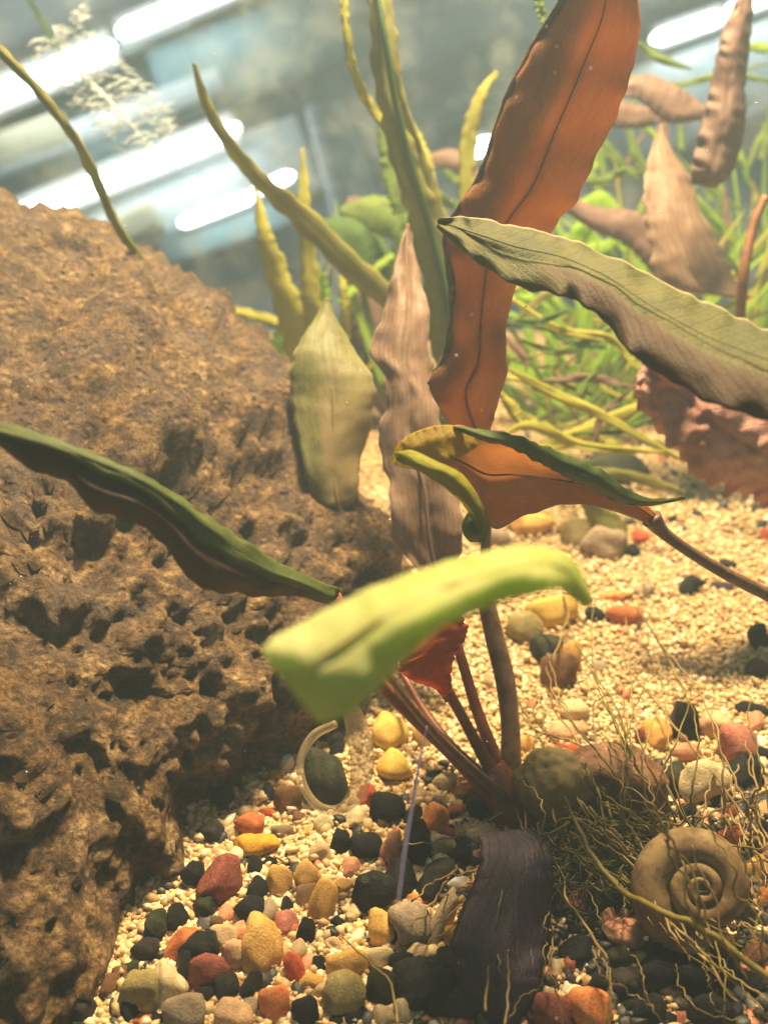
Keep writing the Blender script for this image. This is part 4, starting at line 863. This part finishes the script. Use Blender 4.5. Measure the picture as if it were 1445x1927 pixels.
gl([(1050, 375, 29, 14), (1120, 410, 29, 22), (1190, 430, 29, 34), (1235, 480, 29, 30), (1260, 540, 29, 14)], M_bb, g6, edge=.06, label='curved mauve leaf behind the olive leaf')
tube('stem', [(1440, 370, 24, 8), (1415, 430, 24, 9), (1398, 520, 24, 10), (1390, 620, 24.5, 10), (1380, 760, 25.5, 10)], M_drib, g6)
g7 = empty('pink_leaf_plant', P(1440, 930, 22), 'wrinkled pink brown leaf below the olive leaf at the right', 'aquatic plant')
M_pink = leaf_mat('pink_crinkled', (.36, .17, .14), (.56, .36, .30), (.24, .09, .08), trans=.25, tcol=(.6, .25, .18), veins=14, rough=.4)
LL = [(1210, 665, 1205, 690, 20.5, 0, 0), (1255, 650, 1190, 745, 20.5, -.4, .2), (1330, 680, 1240, 815, 20.6, -.6, .3), (1400, 720, 1300, 885, 20.8, -.7, .3), (1470, 770, 1380, 930, 21, -.7, .3), (1560, 830, 1450, 950, 21.4, -.3, .1)]
blade('leaf', LL, M_pink, g7, nu=140, nv=40, ripple=.1, rfreq=5, rough=.5, edge=.12, bump=.05)
g8 = empty('green_stem_plant', P(1200, 620, 36), 'bright green bushy plant behind the red leaf at the right', 'aquatic plant')
rb = random.Random(11)
specs = [([(1170, 205), (1220, 245), (1270, 300)], 14, M_g4), ([(1375, 250), (1395, 300), (1410, 350)], 15, M_g4), ([(1100, 230), (1150, 290), (1200, 340)], 26, M_g3), ([(1130, 400), (1090, 440), (1060, 500)], 40, M_g4),
 ([(1080, 390), (1130, 380), (1180, 420)], 46, M_g4), ([(1180, 440), (1120, 470), (1050, 440)], 34, M_g4), ([(960, 560), (1000, 565), (1050, 590)], 22, M_g4), ([(1310, 370), (1350, 420), (1390, 470)], 20, M_g4), ([(1270, 290), (1330, 350), (1400, 400)], 14, M_g3),
 ([(1100, 100), (1250, 160), (1445, 120)], 14, M_g3), ([(1200, 80), (1240, 110), (1300, 130)], 20, M_g3), ([(1400, 90), (1430, 90), (1470, 95)], 24, M_g4), ([(1300, 150), (1380, 140), (1470, 160)], 16, M_g3), ([(1400, 330), (1430, 260), (1470, 200)], 14, M_g3),
 ([(1180, 230), (1200, 300), (1250, 360)], 24, M_g3), ([(1060, 330), (1120, 340), (1180, 320)], 18, M_g3), ([(1150, 620), (1110, 700), (1080, 790)], 6, M_g4), ([(1445, 560), (1420, 590), (1400, 640)], 22, M_g2),
 ([(830, 310), (860, 340), (920, 370)], 18, M_g3), ([(800, 340), (840, 380), (900, 400)], 22, M_g3), ([(1000, 440), (1040, 480), (1090, 500)], 30, M_dg), ([(1250, 440), (1330, 460), (1400, 520)], 26, M_dg)]
for pts, h_, m_ in specs:
    d_ = rb.uniform(30, 36)
    gl([(x, y, d_ + i * .3, h_ * .45 * k) for i, ((x, y), k) in enumerate(zip(pts, (.35, 1, .3)))], m_, g8, edge=.05, nu=40)
for k in range(50):
    x, y = rb.uniform(1000, 1470), rb.uniform(180, 600); a = rb.uniform(-1.9, -.9) if rb.random() < .6 else rb.uniform(-2.8, -.2); l_ = rb.uniform(60, 150); d_ = rb.uniform(34, 42)
    bx, by = x - math.cos(a) * l_, y - math.sin(a) * l_
    gl([(bx, by, d_, 6), ((x + bx) / 2 + rb.uniform(-12, 12), (y + by) / 2, d_, rb.uniform(3, 9)), (x, y, d_, 2)], rb.choice([M_g3, M_dg, M_g3, M_g4, M_bb, M_g1]), g8, edge=.05, nu=24)
g9 = empty('low_grass_plant', P(1050, 800, 27), 'low tangle of olive blades behind the amber leaf', 'aquatic plant')
for pts, h_, m_ in [([(950, 690), (1040, 740), (1130, 780), (1290, 870)], 9, M_g2), ([(940, 740), (965, 770), (990, 810)], 12, M_g2), ([(1225, 755), (1150, 790), (1060, 830), (1000, 850)], 15, M_g2), ([(1130, 690), (1090, 740), (1075, 790)], 8, M_g3),
                     ([(960, 560), (1050, 620), (1150, 640), (1200, 700)], 8, M_g2), ([(900, 620), (850, 680), (1000, 720)], 10, M_g2), ([(980, 640), (1060, 660), (1180, 600)], 8, M_g3), ([(1290, 930), (1200, 900), (1080, 880)], 11, M_g1),
                     ([(930, 830), (1000, 800), (1100, 840), (1250, 850)], 9, M_g2), ([(1100, 940), (1150, 1000), (1160, 1070)], 30, M_g1)]:
    d_ = rb.uniform(24.5, 27.5)
    gl([(x, y, d_, h_ * (.4 if i in (0, len(pts) - 1) else 1)) for i, (x, y) in enumerate(pts)], m_, g9, edge=.08, nu=40)
for k in range(30):
    x, y = rb.uniform(930, 1240), rb.uniform(520, 900); a = rb.uniform(0, 6.28); l_ = rb.uniform(40, 110); d_ = min(rb.uniform(25, 30), ground_d(x, y + 40) - .5)
    gl([(x - math.cos(a) * l_, y - math.sin(a) * l_ * .6, d_, 3), (x, y, d_, rb.uniform(3, 9)), (x + math.cos(a + .5) * l_, y + math.sin(a + .5) * l_ * .6, d_, 2)], rb.choice([M_g1, M_g2, M_g3, M_dg, M_g1, M_bb]), g9, edge=.05, nu=24)

def long_blade(par, bx, by, ang, L_, d0, hw, m_):
    pts = []; x, y = bx, by; a = ang; n_ = 6; bend = rb.uniform(-.16, .16)
    for j in range(n_ + 1):
        k = j / n_; pts.append((x, y, d0 - .6 * k, hw * (1 - k) ** .45 + .6)); x += math.cos(a) * L_ / n_; y -= math.sin(a) * L_ / n_; a += bend
    gl(pts, m_, par, edge=.04, nu=44)
for (bx, by, n_) in ((1090, 790, 34), (1290, 760, 34), (1440, 700, 18)):
    dg_ = min(38, ground_d(bx, by)) - 1.5; gp = empty('grass_plant', P(bx, by, dg_), {1090: 'dense fan of yellow green blades behind the red leaf and amber leaf', 1290: 'dense fan of bright blades behind the olive leaf', 1440: 'fan of green blades at the far right edge'}[bx], 'aquatic plant')
    for k in range(n_):
        long_blade(gp, bx + rb.uniform(-90, 90), by + rb.uniform(-30, 30), rb.uniform(.55, 2.6), rb.uniform(200, 560), dg_ + rb.uniform(-2, 2), rb.uniform(4, 11), rb.choice([M_g2, M_g3, M_g4, M_g4, M_g2, M_g4]))
gp = empty('grass_plant', P(650, 760, 31), 'fan of thin yellow green blades between the sage leaf and the brown leaf', 'aquatic plant')
for k in range(13): long_blade(gp, 640 + rb.uniform(-70, 130), 740 + rb.uniform(-20, 20), rb.uniform(.8, 2.2), rb.uniform(200, 380), 31 + rb.uniform(-1, 2), rb.uniform(4, 9), rb.choice([M_g2, M_g3, M_g4, M_g1]))

# feathery algae frond on the back glass
fr = empty('algae_frond', P(180, 200, 28), 'pale feathery algae frond drifting before the light strips at top left', 'algae')
M_alg = solid_mat('pale_algae', (.75, .85, .88), (.88, .93, .95), scale=1, rough=.6, bump=.1, trans=.4, alpha=.8)
tube('stalk', [(100, 50, 28, 2), (130, 110, 28, 3), (180, 165, 28, 4), (230, 215, 28, 3), (290, 290, 28, 1.5)], M_alg, fr, n=40, wob=4)
hv = []; hf = []
ax_ = cr([(100, 50), (130, 110), (180, 165), (230, 215), (290, 290)], 80)
for i in range(330):
    c_0 = ax_[rb.randrange(80)]; u = rb.random(); x, y = c_0; s_ = rb.choice((-1, 1)); off = rb.uniform(0, 55); a = math.atan2(.5, 1) * -1 + rb.uniform(-.5, .5)
    x += s_ * off * .9; y -= s_ * off * .7; l_ = rb.uniform(14, 34)
    pts = [P(x + math.cos(a + .3 * t) * l_ * t, y + math.sin(a + .3 * t) * l_ * t, 28 + rb.uniform(-.3, .3)) for t in (0, .33, .66, 1)]
    v_, f_ = tube_geo(pts, [.012, .022, .018, .006], 5); n0 = len(hv); hv += v_; hf += [tuple(q_ + n0 for q_ in f) for f in f_]
o = mesh_obj('fine_hairs', hv, hf, M_alg, fr); o['kind'] = 'stuff'

# specks drifting in the water
hv = []; hf = []; bm = bmesh.new(); bmesh.ops.create_icosphere(bm, subdivisions=1, radius=1); 
for k in range(130):
    d_ = rb.uniform(9, 17); c_0 = P(rb.uniform(0, 1445), rb.uniform(0, 1927), d_); r_ = rb.uniform(.6, 1.9) * d_ / FPX; n0 = len(hv)
    e_ = Vector((rb.uniform(.5, 1.6), 1, rb.uniform(.5, 1.6)))
    hv += [c_0 + Vector((v.co.x * e_.x, v.co.y, v.co.z * e_.z)) * r_ for v in bm.verts]; hf += [tuple(v.index + n0 for v in f.verts) for f in bm.faces]
bm.free()
o = mesh_obj('drifting_specks', hv, hf, solid_mat('speck_white', (.75, .72, .62), (.9, .88, .8), rough=.6, bump=0)); tag(o, 'tiny white specks drifting in the water', kind='stuff')

# ------------------------------------------------------------------ murky water
hz = bpy.data.materials.new('haze'); hz.use_nodes = True; nt = hz.node_tree; nt.nodes.remove(nt.nodes['Principled BSDF'])
pv = nt.nodes.new('ShaderNodeVolumePrincipled'); pv.inputs['Density'].default_value = .0042; pv.inputs['Color'].default_value = (.58, .82, 1.0, 1); pv.inputs['Anisotropy'].default_value = .2
nt.links.new(pv.outputs[0], nt.nodes['Material Output'].inputs['Volume'])
V, F = box_geo(Vector((0, 20, 25)), Vector((1, 0, 0)), Vector((0, 1, 0)), Vector((0, 0, 1)), 130, 64, 74)
HAZE = mesh_obj('haze', V, F, hz, smooth=False); tag(HAZE, 'faintly cloudy tank water', kind='stuff')
